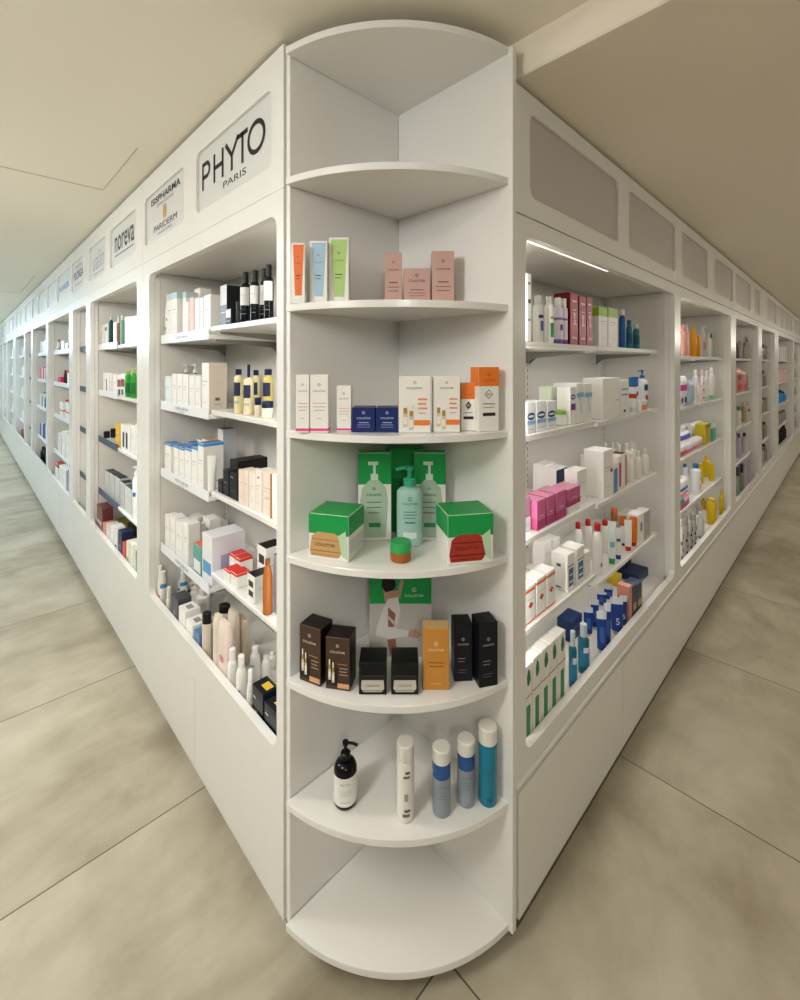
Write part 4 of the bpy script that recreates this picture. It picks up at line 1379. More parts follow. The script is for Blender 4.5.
put('R', 0, 2, RZN[2], [
    (B, 79, 113, 590, 'mauve and white carton', wb(c='#b98aa0', wrap=((.0, .42, '#e9e6e6'),), dd=.06, d=.03)), (B, 119, 166, 612, 'pink carton', pk), (B, 171, 213, 588, 'pink carton', pk), (B, 218, 272, 566, 'pink carton', pk),
    (B, 277, 330, 632, 'white carton under pink one', wb(dd=.07)),
    (B, 284, 333, 437, 'white carton, navy panel', wb(pr=(('front', 0, .95, .56, .98, '#1f2f58'),), d=.11)), (B, 338, 390, 455, 'plain white carton', wb(d=.03)), (B, 330, 372, 405, 'plain white carton', wb(d=.12))], RB_)
_w = GOODS[[i for i, g_ in enumerate(GOODS) if g_[1] == 'white carton under pink one'][0]]
_zt = max(v.co.z for v in _w[0].data.vertices)
put('R', 0, 2, RZN[2], [(B, 277, 345, 552, 'pink carton lying on white one', dict(pk, zb=_zt + .0005, h=.062, dd=.068))], RB_)
wbb = dict(c='#eeebe2', cap='#e6e2d8', cf=.2, nr=.5, sh=.72)
put('R', 0, 2, RZF[2], [
    (B, 440, 486, 374, 'tall white carton', wb(pr=ln + (('front', .7, .9, .5, .58, '#33415e'),), dd=.08)), (B, 489, 506, 434, 'slim blue white carton', wb(pr=(('front', 0, 1, 0, .8, '#5a8fc4'),))), (B, 500, 520, 398, 'pink carton', wb(c='#d9607a', d=.075)),
    (B, 509, 524, 405, 'white red carton', wb(pr=(('front', .3, .9, .1, .8, '#c8455a'),))), (B, 527, 549, 392, 'white red carton', wb(top='#5a2a2c', pr=(('front', .7, .98, .05, .95, '#b04a50'),))),
    (B, 395, 432, 400, 'white carton', wb(dd=.06, d=.1))] + [(BT, 552 + 34 * i, 584 + 34 * i, 388 - 9 * i, 'white bottle', dict(wbb)) for i in range(3)] +
    [(BT, 496 + 36 * i, 528 + 36 * i, 350 - 6 * i, 'white bottle', dict(wbb, d=.085)) for i in range(4)] + [(BT, 432 + 36 * i, 462 + 36 * i, 342 - 3 * i, 'white bottle', dict(wbb, d=.17)) for i in range(3)], RB_)
orb = wb(c='#eeeeea', pr=(('front', .28, .78, .38, .56, '#c4402c', 'dia'), ('front', .15, .85, .64, .65, '#999999'), ('left', .2, .8, .5, .52, '#bbbbbb')), wrap=((.0, .045, '#e0703a'), (.84, .92, '#e0703a')))
bw = wb(c='#efece6', pr=(('front', .2, .85, .12, .6, '#3a6ea4'), ('front', .3, .75, .2, .26, '#dfe8f0'), ('front', .3, .75, .4, .44, '#dfe8f0'), ('left', .35, .6, .64, .72, '#44546a'), ('left', .3, .6, .06, .1, '#55555a'), ('front', .1, .9, .66, .69, '#3a4a60')), dd=.06)
put('R', 0, 3, RZN[3], [
    (B, 72, 120, 452, 'white carton, orange trim', dict(orb)), (B, 124, 170, 410, 'white carton, orange trim', dict(orb)), (B, 174, 213, 376, 'white carton, orange trim', dict(orb)),
    (B, 76, 116, 400, 'grey white carton', wb(c='#cfccc4', d=.075)), (B, 124, 158, 370, 'grey white carton', wb(c='#cfccc4', d=.075)),
    (B, 270, 302, 300, 'white carton, blue panel', dict(bw)), (B, 313, 350, 268, 'white carton, blue panel', dict(bw)), (B, 354, 377, 290, 'plain white carton', wb()),
    (B, 205, 235, 225, 'tall white carton', wb(d=.13)), (B, 162, 196, 240, 'tall white carton', wb(d=.13))], RC)
rc = dict(c='#f0ede8', cap='#b3222a', cf=.15, nr=.55, sh=.72, cr=.62)
put('R', 0, 3, RZF[3], [
    (BT, 386, 436, 158, 'white bottle, red cap', dict(rc, stripes=((.2, .3, .1, .5, '#8a7a78'),))), (BT, 426, 468, 142, 'white bottle, red cap', dict(rc, d=.075)), (BT, 346, 388, 140, 'white bottle, red cap', dict(rc, d=.1)), (BT, 300, 340, 152, 'white bottle, red cap', dict(rc, d=.12)),
    (T, 465, 494, 150, 'white tube, green foot', dict(c='#e9f0ee', cap='#2f9a54', stripes=((.3, .45, -.6, .6, '#8ab8c8'),))), (T, 496, 522, 180, 'white tube, blue foot', dict(c='#eef0f2', cap='#2a4f9a', stripes=((.5, .6, -.6, .6, '#4a6aa8'),))),
    (T, 523, 543, 172, 'white tube, maroon foot', dict(c='#eeeeec', cap='#8a2230', d=.05)), (T, 543, 569, 140, 'white tube, red foot', dict(c='#f0eeea', cap='#c8302e')), (T, 568, 594, 128, 'orange tube', dict(c='#ec7a2e', cap='#a83a26')), (T, 528, 552, 118, 'orange tube', dict(c='#ec7a2e', cap='#a83a26', d=.085)),
    (BT, 478, 516, 82, 'amber bottle, orange cap', dict(c='#a8663c', cap='#d9703a', cf=.12, nr=.8, d=.11, lab='#d8c8b8')), (B, 602, 630, 112, 'white carton, blue mark', wb(pr=(('front', .4, .7, .4, .7, '#4a86b8'),))), (B, 632, 660, 98, 'grey white carton', wb(c='#b9b4ac', top='#e9e6e0')), (B, 570, 640, 86, 'wide white carton', wb(c='#d9d4cb', d=.1))], RC)
gw = wb(c='#f0eee6', pr=(('front', .25, .75, .06, .5, '#2f8a56'), ('front', 0, 1, .6, .62, '#b9a25a'), ('front', 0, 0, 0, 0, '#1f7a46', ((.3, .86), (.5, .96), (.72, .9), (.8, .8), (.55, .74), (.36, .76))), ('left', .2, .4, .1, .5, '#8fb89a'), ('left', 0, 1, .6, .62, '#b9a25a')), dd=.035)
zr_ = DECK['R']
put('R', 0, 4, zr_, [(B, a, b, t, 'white carton, green clover', dict(gw)) for a, b, t in ((68, 104, 492), (109, 145, 450), (150, 186, 410), (190, 225, 374), (229, 262, 338))] + [
    (BT, 277, 314, 335, 'teal bottle, clear cap', dict(c='#1f6a80', cap='#b9c6c8', cf=.26, nr=.55, sh=.9, lab='#2f86b0', stripes=((.08, .22, .2, .8, '#d04a96'), (.6, .75, -.5, .5, '#dfe6ea')))), (BT, 318, 374, 305, 'teal bottle, clear cap', dict(c='#1f6a80', cap='#b9c6c8', cf=.26, nr=.55, sh=.9, lab='#2f86b0', stripes=((.08, .22, .2, .8, '#d04a96'), (.6, .75, -.5, .5, '#dfe6ea'))))], RD_)
tbl = dict(c='#23418c', cap='#c9ccd0', cf=.1, bands=((.8, 1.0, '#d6dae2'),), stripes=((.2, .6, -.5, .5, '#3f66b4'),))
t5 = dict(tbl, tx=(('5', .3, .3, '#eef0f4'),), stripes=())
put('R', 0, 4, zr_, [
    (T, 352, 384, 225, 'blue tube, silver top', dict(tbl, d=.06)), (T, 384, 414, 190, 'blue tube, silver top', dict(tbl, d=.06)), (T, 414, 448, 245, 'blue tube, silver top', dict(tbl)), (T, 446, 470, 205, 'blue tube, silver top', dict(tbl)),
    (T, 415, 448, 155, 'blue tube, silver top', dict(tbl, d=.11)), (T, 448, 478, 130, 'blue tube, silver top', dict(tbl, d=.11)),
    (T, 480, 524, 182, 'blue tube, number five', dict(t5)), (T, 524, 556, 165, 'blue tube, number five', dict(t5)), (B, 556, 572, 128, 'salmon carton', wb(c='#c98872')), (B, 574, 596, 118, 'dark navy gold carton', wb(c='#23304e', pr=(('front', .2, .8, .3, .5, '#b59a4a'),))), (B, 598, 622, 105, 'dark navy gold carton', wb(c='#23304e', pr=(('front', .2, .8, .3, .5, '#b59a4a'), ('front', .8, 1, 0, 1, '#b5a23a')))),
    (B, 505, 526, 70, 'yellow blue carton', wb(c='#e2bf32', d=.14)), (B, 622, 664, 22, 'navy carton', wb(c='#1c2a52', d=.07, dd=.08, pr=(('front', .5, .9, .1, .4, '#3f66a4'),))), (B, 668, 708, -5, 'navy carton', wb(c='#1c2a52', d=.07, dd=.08, pr=(('front', .1, .5, .1, .4, '#6a86b4'),))),
    (B, 560, 612, 40, 'navy carton', wb(c='#18234a', d=.17, dd=.08)), (B, 288, 340, 270, 'navy carton', wb(c='#1f3564', d=.1, dd=.06))], RD_)

# ---- second blank-header bay
RE, RF = (674, 310, 7.136), (674, 430, 7.136)
put('R', 1, 0, RZ2[0], [
    (BT, 46, 76, 105, 'pink bottle', dict(c='#eda99c', cap='#e88a78', cf=.15, nr=.7)), (BT, 78, 106, 102, 'salmon bottle, white pump', dict(c='#f0b8ac', cap=W, pump='L')), (BT, 116, 160, 95, 'orange pump bottle', dict(c='#f0a21c', cap='#f0a21c', pump='L', cf=.24, sh=.8)),
    (J, 161, 188, 185, 'orange jar', dict(c='#ef9a18', lid='#f0a830')), (BT, 184, 222, 112, 'white bottle, pink mark', dict(c=W, cap=W, pump='R', d=.05, stripes=((.3, .6, -.4, .6, '#e9a3b8'),))), (BT, 230, 262, 165, 'white bottle', dict(c=W, cap='#e6e4da')), (BT, 258, 280, 172, 'white bottle, green cap', dict(c='#e9ece2', cap='#3f9a5a', d=.06))], RE)
put('R', 1, 1, RZ2[1], [
    (PK, 44, 106, 470, 'magenta white soft pack', dict(c='#f2f0f4', wmax=.3, dd=.07, bands=((.52, .72, '#d53a96'),), pr=((.1, .35, .12, .32, '#55406a'), (.5, .75, .1, .34, '#3a3a44')))), (PK, 108, 156, 505, 'pale blue soft pack', dict(c='#b9cce8', dd=.06, wmax=.3)),
    (BT, 160, 184, 520, 'cream bottle', dict(c='#f2e4cf', cap=W)), (BT, 186, 216, 425, 'white bottle, pink dots', dict(c='#f2e6e4', cap='#f0d0d0', stripes=((.1, .2, -.3, .3, '#e0606e'), (.4, .5, -.3, .4, '#e0606e'), (.65, .75, -.3, .3, '#e8929c')))), (BT, 218, 246, 432, 'white bottle, green foot', dict(c=W, cap=W, bands=((0, .15, '#cfe6d2'),))), (BT, 248, 286, 412, 'white bottle, green foot', dict(c=W, cap=W, bands=((0, .15, '#8fd0a4'),))),
    (BT, 130, 168, 425, 'white bottle', dict(c=W, cap=W, d=.09))], RE)
put('R', 1, 2, RZ2[2], [
    (PK, 42, 92, 925, 'red white soft pack', dict(c='#eceaf0', dd=.06, wmax=.3, h=.07, bands=((.1, .5, '#d0485a'),))), (PK, 94, 150, 915, 'red white soft pack', dict(c='#eceaf0', dd=.06, wmax=.3, h=.065, bands=((.1, .45, '#e0707a'),))), (PK, 152, 212, 900, 'red white soft pack', dict(c='#f0ecec', dd=.06, wmax=.3, h=.065, bands=((.1, .45, '#e58a90'),))),
    (PK, 42, 128, 870, 'blue white soft pack', dict(c='#e9ebf4', dd=.06, wmax=.3, d=.08, bands=((.55, .85, '#3f4fb0'),))), (PK, 60, 140, 818, 'white soft pack', dict(c=W, dd=.06, d=.15, wmax=.3, pr=((.5, .7, .6, .8, '#55555a'),))), (PK, 150, 222, 805, 'white soft pack', dict(c=W, dd=.06, d=.09, wmax=.3, pr=((.3, .5, .5, .7, '#d8a050'),))),
    (B, 224, 268, 808, 'yellow carton', wb(c='#c9b42a', dd=.06, pr=(('front', 0, 1, .8, 1, '#8a8a40'),))), (B, 272, 300, 800, 'teal white carton', wb(c='#4fb0a0', wrap=((.7, .995, '#eef0ee'),)))], RE)
put('R', 1, 3, RZ2[3], [
    (PK, 42, 112, 352, 'blue striped white pack', dict(c='#f0f0f4', dd=.06, wmax=.3, d=.05, bands=((.25, .35, '#3a4aa8'), (.45, .6, '#3a4aa8')))), (PK, 42, 80, 452, 'teal pink soft pack', dict(c='#4a8a8c', dd=.04, wmax=.2, h=.07, d=.0, bands=((0, .45, '#d24a78'),))), (PK, 82, 114, 440, 'pink soft pack', dict(c='#d86a8c', dd=.04, h=.06, d=.0, bands=((.6, .9, '#f0d8e0'),))),
    (BT, 56, 98, 240, 'white bottle, blue cap', dict(c='#dfe6ea', cap='#2f6f9a', d=.14)), (BT, 120, 190, 238, 'white bottle, blue cap', dict(c='#eeeef0', cap='#2f6f9a', cf=.16, nr=.5, sh=.85, stripes=((.5, .62, .3, .8, '#7a86b0'), (.2, .3, .3, .8, '#d8b070')))),
    (BT, 176, 210, 238, 'yellow bottle', dict(c='#e0be1c', cap='#d8b418', nr=.7, d=.05)), (BT, 208, 254, 182, 'yellow pump bottle', dict(c='#e6c420', cap='#dcb81a', pump='L', d=.06)), (BT, 252, 286, 240, 'yellow bottle', dict(c='#e6c420', cap='#dcb81a', nr=.8, cf=.1))], RF)
mot = dict(c='#a9a6a0', cap='#8a8882', nr=.7, stripes=((.1, .2, -.5, .2, '#2b2b2e'), (.3, .42, .0, .7, '#3a3a3e'), (.5, .58, -.6, .1, '#2b2b2e'), (.66, .8, .1, .7, '#3a3a3e')))
put('R', 1, 4, zr_, [
    (BT, 32, 66, 610, 'black-spotted grey bottle', dict(mot)), (BT, 66, 100, 630, 'black-spotted grey bottle', dict(mot)), (BT, 100, 132, 590, 'black-spotted grey bottle', dict(mot)), (BT, 130, 158, 600, 'black-spotted grey bottle', dict(mot)), (BT, 60, 92, 560, 'black-spotted grey bottle', dict(mot, d=.09)),
    (BT, 168, 214, 585, 'grey bottle, blue foot', dict(c='#b9bcb8', cap='#c8c8c2', bands=((0, .08, '#4a7aa0'),))), (BT, 160, 200, 520, 'grey bottle', dict(c='#a9a7a0', cap='#b9b6ae', d=.09)),
    (BT, 236, 300, 492, 'yellow bottle', dict(c='#d8b41c', cap='#d0aa18', nr=.7, sh=.78, cf=.12)), (BT, 214, 250, 470, 'yellow bottle', dict(c='#c8a41a', cap='#c09a18', d=.1)), (BT, 284, 322, 440, 'yellow bottle', dict(c='#dcb81e', cap='#d0aa18', d=.05)), (BT, 322, 354, 432, 'yellow bottle', dict(c='#d4b01c', cap='#cca616'))], RF)
# ---- third blank-header bay
RG = (730, 330, 6.67)
gp = dict(c='#b5afa2', cap='#8f8a80', pump='L', nr=.5)
put('R', 2, 0, RZ2[0], [(BT, 58, 80, 75, 'grey pump bottle', dict(gp)), (BT, 84, 108, 90, 'grey bottle', dict(c='#a39d90', cap='#7d786e')), (BT, 116, 150, 52, 'grey pump bottle', dict(gp)), (BT, 42, 58, 90, 'dark bottle', dict(c='#57524c', cap='#3f3b36'))], RG)
put('R', 2, 1, RZ2[1], [(PK, 44, 84, 252, 'salmon pink pouch', dict(c='#c98478', dd=.07, wmax=.4, pr=((.25, .75, .1, .4, '#d8354a'), (.2, .8, .5, .75, '#8a3a3c')))), (PK, 84, 116, 270, 'salmon pink pouch', dict(c='#d09086', dd=.07, wmax=.4, pr=((.25, .75, .1, .4, '#d8354a'),))), (BT, 116, 134, 305, 'slim white bottle', dict(c='#d8d4cc', cap='#c8c4bc'))], RG)
put('R', 2, 2, RZ2[2], [(BT, 38, 74, 510, 'white bottle, green cap', dict(c='#cfcabb', cap='#3f7a5e', cf=.2)), (BT, 78, 110, 480, 'tan bottle', dict(c='#b5a57e', cap='#c8c0ae')), (BT, 118, 150, 470, 'white bottle, black mark', dict(c='#d6d2c4', cap='#c9c5b8', stripes=((.6, .75, -.3, .6, '#33332f'),)))], RG)
put('R', 2, 3, RZ2[3], [(BT, 42, 76, 690, 'lavender bottle', dict(c='#b0a5b8', cap='#5d5078')), (BT, 78, 112, 685, 'lavender white bottle', dict(c='#c4bcc6', cap='#3a3440')), (BT, 60, 90, 668, 'white bottle', dict(c='#cfcac6', cap='#b9b4b0', d=.09))], RG)
put('R', 2, 4, zr_, [(BT, 32, 64, 905, 'dark-capped bottle', dict(c='#7d8a78', cap='#23283a', cf=.3)), (BT, 64, 92, 895, 'dark-capped bottle', dict(c='#8a8f80', cap='#23283a', cf=.3)), (B, 96, 118, 880, 'lavender carton', wb(c='#a89ab0')), (B, 120, 140, 875, 'lavender carton', wb(c='#a89ab0'))], RG)

# ---- second lettered bay
LC, LD = (94, 300, 8.333), (94, 400, 5.263)
put('L', 1, 0, LZF[0], [
    (B, 56, 80, 208, 'cream carton', wb(c='#efe6da')), (B, 84, 118, 200, 'pale blue carton', wb(c='#e2e6ea', pr=(('front', .1, .8, .7, .85, '#7a7a78'),))), (BT, 122, 160, 112, 'dark green pump bottle', dict(c='#1f4f46', cap='#dfe0d8', pump='L', cf=.2, nr=.45)), (B, 163, 188, 185, 'white carton', wb()),
    (BT, 188, 218, 142, 'brown bottle, white cap', dict(c='#9c6a5a', cap='#e9e4da', cf=.2)), (BT, 220, 254, 125, 'mint green bottle', dict(c='#7fb5a4', cap='#dfe6e0', cf=.16)), (B, 257, 284, 142, 'white carton', wb()), (B, 287, 314, 138, 'white carton', wb()), (B, 317, 346, 134, 'white carton', wb())], LC)
gb = dict(c='#2f9a34', cap='#8ac63a', cf=.12, nr=.6, lab='#1f6a2c', la=(.15, .6))
put('L', 1, 1, LZF[1], [
    (B, 76, 98, 602, 'white carton', wb()), (B, 101, 124, 604, 'white carton, navy stripe', wb(pr=(('front', .0, .3, .1, .7, '#2f3558'),))), (B, 127, 155, 610, 'pinkish carton', wb(c='#ecdcd6')), (B, 158, 190, 618, 'white carton', wb()),
    (B, 194, 224, 618, 'white carton, brown block', wb(pr=(('front', 0, 1, .42, .76, '#8a4632'), ('front', .3, .9, .05, .3, '#2f3558')))), (B, 227, 257, 612, 'white carton, brown block', wb(pr=(('front', 0, 1, .42, .76, '#8a4632'), ('front', .1, .7, .05, .3, '#5a4a6a')))),
    (BT, 260, 308, 588, 'bright green bottle', dict(gb)), (BT, 312, 356, 548, 'bright green pump bottle', dict(gb, pump='L', cf=.2, nr=.4))], LC)
put('L', 1, 2, LZF[2], [
    (J, 52, 82, 165, 'black jar', dict(c='#26262a', lid='#1a1a1d', d=.02)), (J, 82, 112, 150, 'black jar', dict(c='#26262a', lid='#1a1a1d', d=.05)), (J, 70, 98, 145, 'black jar', dict(c='#26262a', lid='#55555a', d=.11)),
    (B, 113, 136, 122, 'yellow carton', wb(c='#e8b92e', pr=(('front', .2, .8, .5, .52, '#7a5a14'),))), (B, 140, 162, 128, 'white carton, navy panel', wb(pr=(('front', .5, .9, .1, .7, '#343a5e'),))), (B, 165, 189, 132, 'white carton, navy panel', wb(pr=(('front', .1, .5, .1, .7, '#343a5e'),))), (B, 192, 214, 130, 'white carton', wb(top='#d8c04a')), (B, 217, 240, 126, 'white carton', wb(top='#d8c04a'))], LD)
put('L', 1, 3, LZF[3], [
    (B, 56, 78, 372, 'silver grey carton', wb(c='#c9cac8', top='#3a3b40')), (B, 81, 106, 388, 'silver grey carton', wb(c='#c9cac8', top='#3a3b40')), (B, 109, 134, 405, 'silver grey carton', wb(c='#c9cac8', top='#3a3b40')), (B, 137, 158, 432, 'silver grey carton', wb(c='#c9cac8', top='#3a3b40')),
    (B, 161, 196, 460, 'pale grey carton', wb(c='#d6dad8', top='#55565c')), (B, 150, 190, 415, 'pale grey carton', wb(c='#d6dad8', d=.08)), (BT, 204, 242, 350, 'white pump bottle, blue mark', dict(c='#eef0f2', cap='#e4e6e8', pump='L', stripes=((.5, .6, -.4, .5, '#4a6ac0'),)))], LD)
put('L', 1, 4, zb_, [(B, a, b, t, n, wb(c=c_, dd=.06, **k)) for a, b, t, n, c_, k in (
    (12, 44, 560, 'brown striped carton', '#6a3a3a', dict(pr=(('front', .1, .9, .3, .38, '#c8b8b4'), ('front', .1, .9, .55, .63, '#c8b8b4')))), (46, 62, 650, 'salmon carton', '#d88a70', {}), (64, 84, 655, 'pinkish white carton', '#ead8d0', {}), (86, 104, 665, 'white carton', W, {}),
    (106, 122, 690, 'white carton, black stripe', W, dict(pr=(('front', .3, .8, .1, .6, '#26262c'),))), (125, 146, 690, 'navy carton', '#232c4c', {}), (149, 166, 750, 'red carton', '#d8463c', {}), (169, 188, 745, 'cream carton, green print', '#e9e6d0', dict(pr=(('front', .2, .7, .3, .6, '#8aa04a'),))), (190, 206, 755, 'white carton', W, {}),
    (209, 236, 765, 'green white carton', '#eceae0', dict(pr=(('front', .4, 1, 0, .9, '#4a9a34'),))), (60, 92, 580, 'yellow green carton', '#b5b03a', dict(d=.1)), (92, 130, 570, 'green carton', '#2f7a44', dict(d=.1)), (120, 165, 620, 'pale teal carton', '#9fb9b6', dict(d=.1)), (170, 215, 660, 'dark carton', '#33302e', dict(d=.1)))], LD)
# ---- narrow lettered bay stands empty; the one after it
LE = (40, 290, 4.348)
put('L', 3, 0, LZF[0], [(BT, 76, 90, 215, 'white bottle, red cap', dict(c=W, cap='#d8705a', cf=.2)), (B, 92, 104, 222, 'white carton', wb()), (B, 106, 122, 232, 'grey blue carton', wb(c='#a9b4bc')), (J, 70, 84, 250, 'yellow jar', dict(c='#ecd03a', lid=W, d=.0, lf=.3))], LE)
put('L', 3, 1, LZF[1], [(B, 78, 90, 378, 'bright pink carton', wb(c='#e0305e')), (B, 92, 104, 350, 'bright pink carton', wb(c='#d82a58', d=.03)), (BT, 104, 118, 348, 'dark plum bottle', dict(c='#3a2a3c', cap='#2a2030')), (B, 118, 128, 360, 'white carton', wb())], LE)
put('L', 3, 2, LZF[2], [(B, 82, 98, 488, 'white carton, red stripe', wb(wrap=((.4, .5, '#e0523e'),), dd=.06)), (B, 100, 126, 492, 'white carton, red stripe', wb(wrap=((.4, .5, '#e0523e'),), dd=.06)), (J, 88, 104, 468, 'red jar', dict(c='#e0452e', lid='#e0452e', d=.08))], LE)
put('L', 3, 3, LZF[3], [(B, 74, 90, 622, 'white carton', wb()), (B, 92, 108, 615, 'white carton', wb()), (B, 110, 126, 630, 'white carton', wb())], LE)
put('L', 3, 4, zb_, [(B, 62, 78, 752, 'white carton, red top', wb(top='#d0322e', wrap=((.85, .995, '#d0322e'),))), (B, 80, 96, 765, 'white carton', wb(dd=.06)), (B, 98, 112, 778, 'white carton', wb(dd=.06)), (B, 114, 128, 790, 'blue grey carton', wb(c='#7d93b0')), (B, 70, 96, 735, 'blue carton', wb(c='#3a5a9a', d=.09)), (B, 98, 124, 745, 'maroon carton', wb(c='#8a2a4a', d=.09))], LE)

# ---- cabinets further off: fill every shelf from a short list
def fill(run, bay, sh, z, looks, n, seed):
    rr = random.Random(seed)
    a, b = (LO if run == 'L' else RO)[bay]
    f = (REC + .02) / (XL if run == 'L' else YR)
    u = a + f * a * .75 + .05
    step = (b - .04 - u) / n
    for i in range(n):
        fn, look, kw, w, h = looks[rr.randrange(len(looks))]
        w = min(w, step * .9)
        h = h * rr.uniform(.88, 1.1)
        k = dict(kw)
        d = .014
        if fn in (make_box, make_pack):
            args, off = (q(w, .008), .06, q(h, .012)), .03
        else:
            args, off = (q(w / 2, .005), q(h, .012)), w / 2
        if k.get('pump') and 'name' not in k: k['name'] = 'pump_bottle'
        o = spawn(fn, args, k)
        uu, v = u + step * (i + .5), (XL if run == 'L' else YR) + REC + d + off
        o.location = (v, uu, z) if run == 'L' else (uu, v, z)
        o.rotation_euler = (0, 0, math.radians(-90 if run == 'L' else 0))
        o['category'] = 'pump bottle' if k.get('pump') else CAT[fn.__name__]
        GOODS.append([o, look, run, bay, sh, d, uu])


def bt(look, c, cap, w=.06, h=.17, **k): return (BT, look, dict(c=c, cap=cap, **k), w, h)
def bxx(look, c, w=.07, h=.15, **k): return (B, look, wb(c=c, **k), w, h)


gry = [bt('grey bottle', '#8f8a80', '#6a665e'), bt('grey pump bottle', '#a39d92', '#77726a', pump='L'), bt('dark bottle', '#4a463f', '#2f2c28'), bt('taupe bottle', '#9c8f80', '#6f6458'), bxx('taupe carton', '#9a9084')]
whi = [bxx('white carton', W), bt('white bottle', W, '#d9d9d4'), bxx('pale blue carton', '#cfdce4'), bxx('white carton', W)]
levR = RZ2 + [zr_]
levL = LZF + [zb_]
for sh, z in enumerate(levR):
    fill('R', 3, sh, z, gry, 7, 40 + sh)
    pal = {0: [bxx('pink white carton', '#f2d6dc', h=.2), bxx('white carton', W, h=.19)], 1: [bxx('pink white carton', '#f0cfcf', h=.17)], 2: [bt('sky blue bottle', '#2f8fd0', '#24384a', w=.1, h=.15, cf=.25), bt('sky blue bottle', '#2f8fd0', '#24384a', w=.1, h=.17, cf=.25)], 3: [bt('grey bottle', '#9a968c', '#77726a')], 4: [bt('black bottle', '#23241f', '#16160f', h=.19)]}[sh]
    fill('R', 4, sh, z, pal, 5, 60 + sh)
    fill('R', 6, sh, z, gry, 5, 90 + sh)
    fill('R', 7, sh, z, whi, 5, 95 + sh)
    fill('R', 5, sh, z, gry, 5, 80 + sh)
mixL = {0: [bxx('white carton', W), bxx('navy-footed white carton', W, wrap=((0, .15, '#3a4468'),))], 1: [bxx('bright pink carton', '#d8486a'), bxx('white carton', W)], 2: [bt('green bottle', '#3a9a5a', '#2a7a44'), bt('blue bottle', '#3f6ab0', '#2a4a80'), bxx('white carton', W)],
        3: [bxx('blue carton', '#3a5a9c'), bxx('white carton', W)], 4: [bt('black bottle', '#26262a', '#1a1a1d'), bxx('cream carton', '#e9dcc4')]}
for sh, z in enumerate(levL):
    fill('L', 4, sh, z, mixL[sh], 5, 100 + sh)
    fill('L', 6, sh, z, whi if sh < 4 else [bxx('red carton', '#b8443c'), bxx('olive carton', '#8a8a4a'), bxx('white carton', W)], 5, 120 + sh)
    fill('L', 7, sh, z, whi, 4, 140 + sh)
    fill('L', 8, sh, z, whi, 4, 160 + sh)
    fill('L', 9, sh, z, whi, 4, 170 + sh)

# ---------------------------------------------------------------- settle the goods so that none stands inside another
def limits(run, bay, z):
    a, b = (LO if run == 'L' else RO)[bay]
    lo, hi = a + .006, b - .008
    if bay == 0:
        sp = 1.675 if run == 'L' else 1.725
        if z in (LZF if run == 'L' else RZF): lo = sp + .0095
        elif z in (LZN if run == 'L' else RZN): hi = sp - .0095
        if run == 'R' and z in RZF: hi = b - .108
    return lo, hi


shelfs = {}
for e in BOXES: shelfs.setdefault((e[1], e[2], e[3]), []).append(e)
for (run, bay, sh), lst in shelfs.items():
    face = XL if run == 'L' else YR
    for it in range(900):
        moved = False
        tight = it in (300, 450, 600, 750)
        for i in range(len(lst)):
            for j in range(i + 1, len(lst)):
                p, s = lst[i], lst[j]
                if p[9] < s[8] + 1e-4 or s[9] < p[8] + 1e-4: continue
                ou = p[6] + s[6] + .0012 - abs(p[4] - s[4])
                ov = p[7] + s[7] + .0012 - abs(p[5] - s[5])
                if ou <= 0 or ov <= 0: continue
                moved = True
                if tight:
                    for e in (p, s):
                        e[0].scale.x *= .86
                        e[6] *= .86
                        if CAT_ROUND.get(e[0].get('category')):
                            e[0].scale.y *= .86
                            e[7] *= .86
                if ou < ov * 1.6:
                    sg = 1 if p[4] >= s[4] else -1
                    p[4] += sg * ou * .52; s[4] -= sg * ou * .52
                else:
                    k = p if p[5] >= s[5] else s
                    o_ = s if k is p else p
                    k[5] += ov * 1.02
                    if k[5] + k[7] > face + DEPTH - .028:
                        ex = k[5] + k[7] - (face + DEPTH - .028)
                        k[5] -= ex
                        sg = 1 if k[4] >= o_[4] else -1
                        k[4] += sg * ou * .3
        for e in lst:
            lo, hi = limits(run, bay, e[10])
            if e[4] - e[6] < lo: e[4] = lo + e[6]
            if e[4] + e[6] > hi: e[4] = hi - e[6]
        if not moved: break
    gone = []
    for i in range(len(lst)):
        for j in range(i + 1, len(lst)):
            p, s = lst[i], lst[j]
            if p[9] < s[8] + 1e-4 or s[9] < p[8] + 1e-4: continue
            if p[6] + s[6] - abs(p[4] - s[4]) > .0005 and p[7] + s[7] - abs(p[5] - s[5]) > .0005: gone.append(s if s[11] >= p[11] else p)
    for e in gone:
        if e in BOXES:
            BOXES.remove(e)
            for g_ in list(GOODS):
                if g_[0] == e[0]: GOODS.remove(g_); print('dropped', g_[1], run, bay, sh)
            for ch in list(e[0].children_recursive): bpy.data.objects.remove(ch)
            bpy.data.objects.remove(e[0])
for e in BOXES:
    z = e[8] + .0006
    e[0].location = (e[5], e[4], z) if e[1] == 'L' else (e[4], e[5], z)
pos = {e[0].name: e[4] for e in BOXES}
for g_ in GOODS:
    g_[6] = pos.get(g_[0].name, g_[6])
    if g_[0].name not in pos: g_[0].location.z += .0006

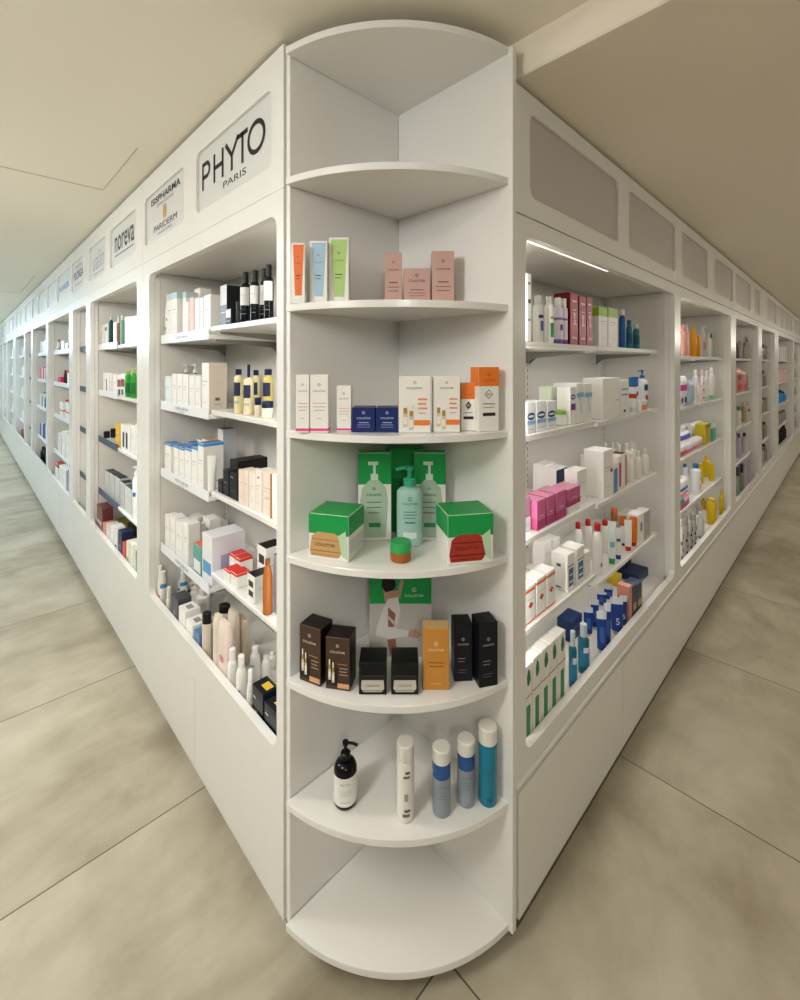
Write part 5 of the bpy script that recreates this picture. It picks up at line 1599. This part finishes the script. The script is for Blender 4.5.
# ---------------------------------------------------------------- say which one each thing is
SHN = ['top shelf', 'second shelf', 'third shelf', 'fourth shelf', 'bottom deck']
CNT = {}
rows = {}
for g_ in GOODS:
    rows.setdefault((g_[2], g_[3], g_[4], 0 if g_[5] < .045 else 1), []).append(g_)
for (run, bay, sh, back), lst in rows.items():
    lst.sort(key=lambda g_: g_[6])
    where = f'{ORD[bay]} {"lettered" if run == "L" else "blank-header"} cabinet'
    for i, g_ in enumerate(lst):
        g_[0]['label'] = f'{g_[1]}, {ORD[i]} from corner, {"back row, " if back else "front row, "}{SHN[sh]}, {where}'
kinds = {}
for g_ in GOODS:
    kinds.setdefault((g_[2], g_[3], g_[4], g_[1]), []).append(g_)
for (run, bay, sh, look), lst in kinds.items():
    if len(lst) > 1:
        for g_ in lst:
            g_[0]['group'] = f'{look} items on the {SHN[sh]} of the {ORD[bay]} {"lettered" if run == "L" else "blank-header"} cabinet'
print('GOODS', len(GOODS))

# ---------------------------------------------------------------- light
def area(name, loc, size, energy, col, rot=(0, 0, 0), sy=None):
    l = bpy.data.lights.new(name, 'AREA')
    l.energy = energy
    l.color = col
    l.size = size
    if sy:
        l.shape = 'RECTANGLE'
        l.size_y = sy
    o = bpy.data.objects.new(name, l)
    COL.objects.link(o)
    o.location = loc
    o.rotation_euler = rot
    return o


WARM = (1.0, 0.955, 0.87)
NEUT = (1.0, 0.993, 0.975)
COOL = (.64, .83, 1.0)


def fill_point(loc, energy, col):  # unseen point light, added to brighten ceiling and aisle
    l = bpy.data.lights.new('added_ceiling_fill', 'POINT')
    l.energy = energy
    l.color = col
    l.shadow_soft_size = .14
    o = bpy.data.objects.new('added_ceiling_fill', l)
    COL.objects.link(o)
    o.location = loc


def strip(name, loc, d, length, energy, col):
    o = area(name, loc, .016, energy, col, (0, 0, 0), length)
    o.rotation_euler = Vector(d).to_track_quat('-Z', 'Y').to_euler()


for y, e in ((-1.4, 20), (.7, 24), (2.8, 26), (5.2, 22), (7.8, 34), (10.6, 46), (14.0, 46)):
    c = NEUT if y < 5 else COOL  # cool ones stand in for daylight at the far end
    fill_point((-1.0, y, ZC - .28), e * 1.55, c)
    area('added_aisle_fill', (-.8, y, ZC - .03), .5, e * .55, c)  # unseen area light, added to fill the aisle from above
for x, e in ((2.4, 8), (4.6, 12), (7.0, 16), (9.5, 18), (13.0, 18)):
    fill_point((x, -1.0, ZL - .28), e * 1.0, WARM)
    area('added_aisle_fill', (x, -.8, ZL - .03), .5, e * .3, WARM)  # same added fill over the other aisle, weaker
for i, (a, b) in enumerate(LO):
    strip('cabinet_led', (XL + .04, a + .016, 1.2), (.75, .65, 0), 1.35, 2.0 if i < 2 else .9, (1.0, .975, .94))
for i, (a, b) in enumerate(RO):
    strip('cabinet_led', (a + .016, YR + .04, 1.18), (.65, .75, 0), 1.35, 3.8 if i < 2 else 1.3, (1.0, .975, .94))
for i in (0, 1):
    a, b = RO[i]
    for z in (RZF if i == 0 else RZ2):
        l = area('added_shelf_fill', ((a + b) / 2, YR + REC + .03, z - .022), (b - a) * .8, .4 * (b - a), (1.0, .985, .96), (math.radians(20), 0, 0), .02)  # area light added below each shelf to brighten the goods
w = bpy.data.worlds.new('room_ambience')
w.use_nodes = True
w.node_tree.nodes['Background'].inputs[0].default_value = (1.0, 0.975, 0.925, 1)
w.node_tree.nodes['Background'].inputs[1].default_value = 0.24
bpy.context.scene.world = w

# ---------------------------------------------------------------- camera and view
cam = bpy.data.cameras.new('camera')
cam.sensor_fit = 'AUTO'
cam.sensor_width = 36
cam.lens = F / 1000 * 36
cam.shift_y = (HZ - 500) / 1000
cam.clip_start = .02
co = bpy.data.objects.new('camera', cam)
COL.objects.link(co)
co.location = (0, 0, CAM)
co.rotation_euler = (math.radians(90), 0, -TH)
sc = bpy.context.scene
sc.camera = co
sc.view_settings.view_transform = 'Standard'
sc.view_settings.look = 'None'
sc.view_settings.gamma = 1
sc.view_settings.use_curve_mapping = False
sc.view_settings.exposure = -0.12
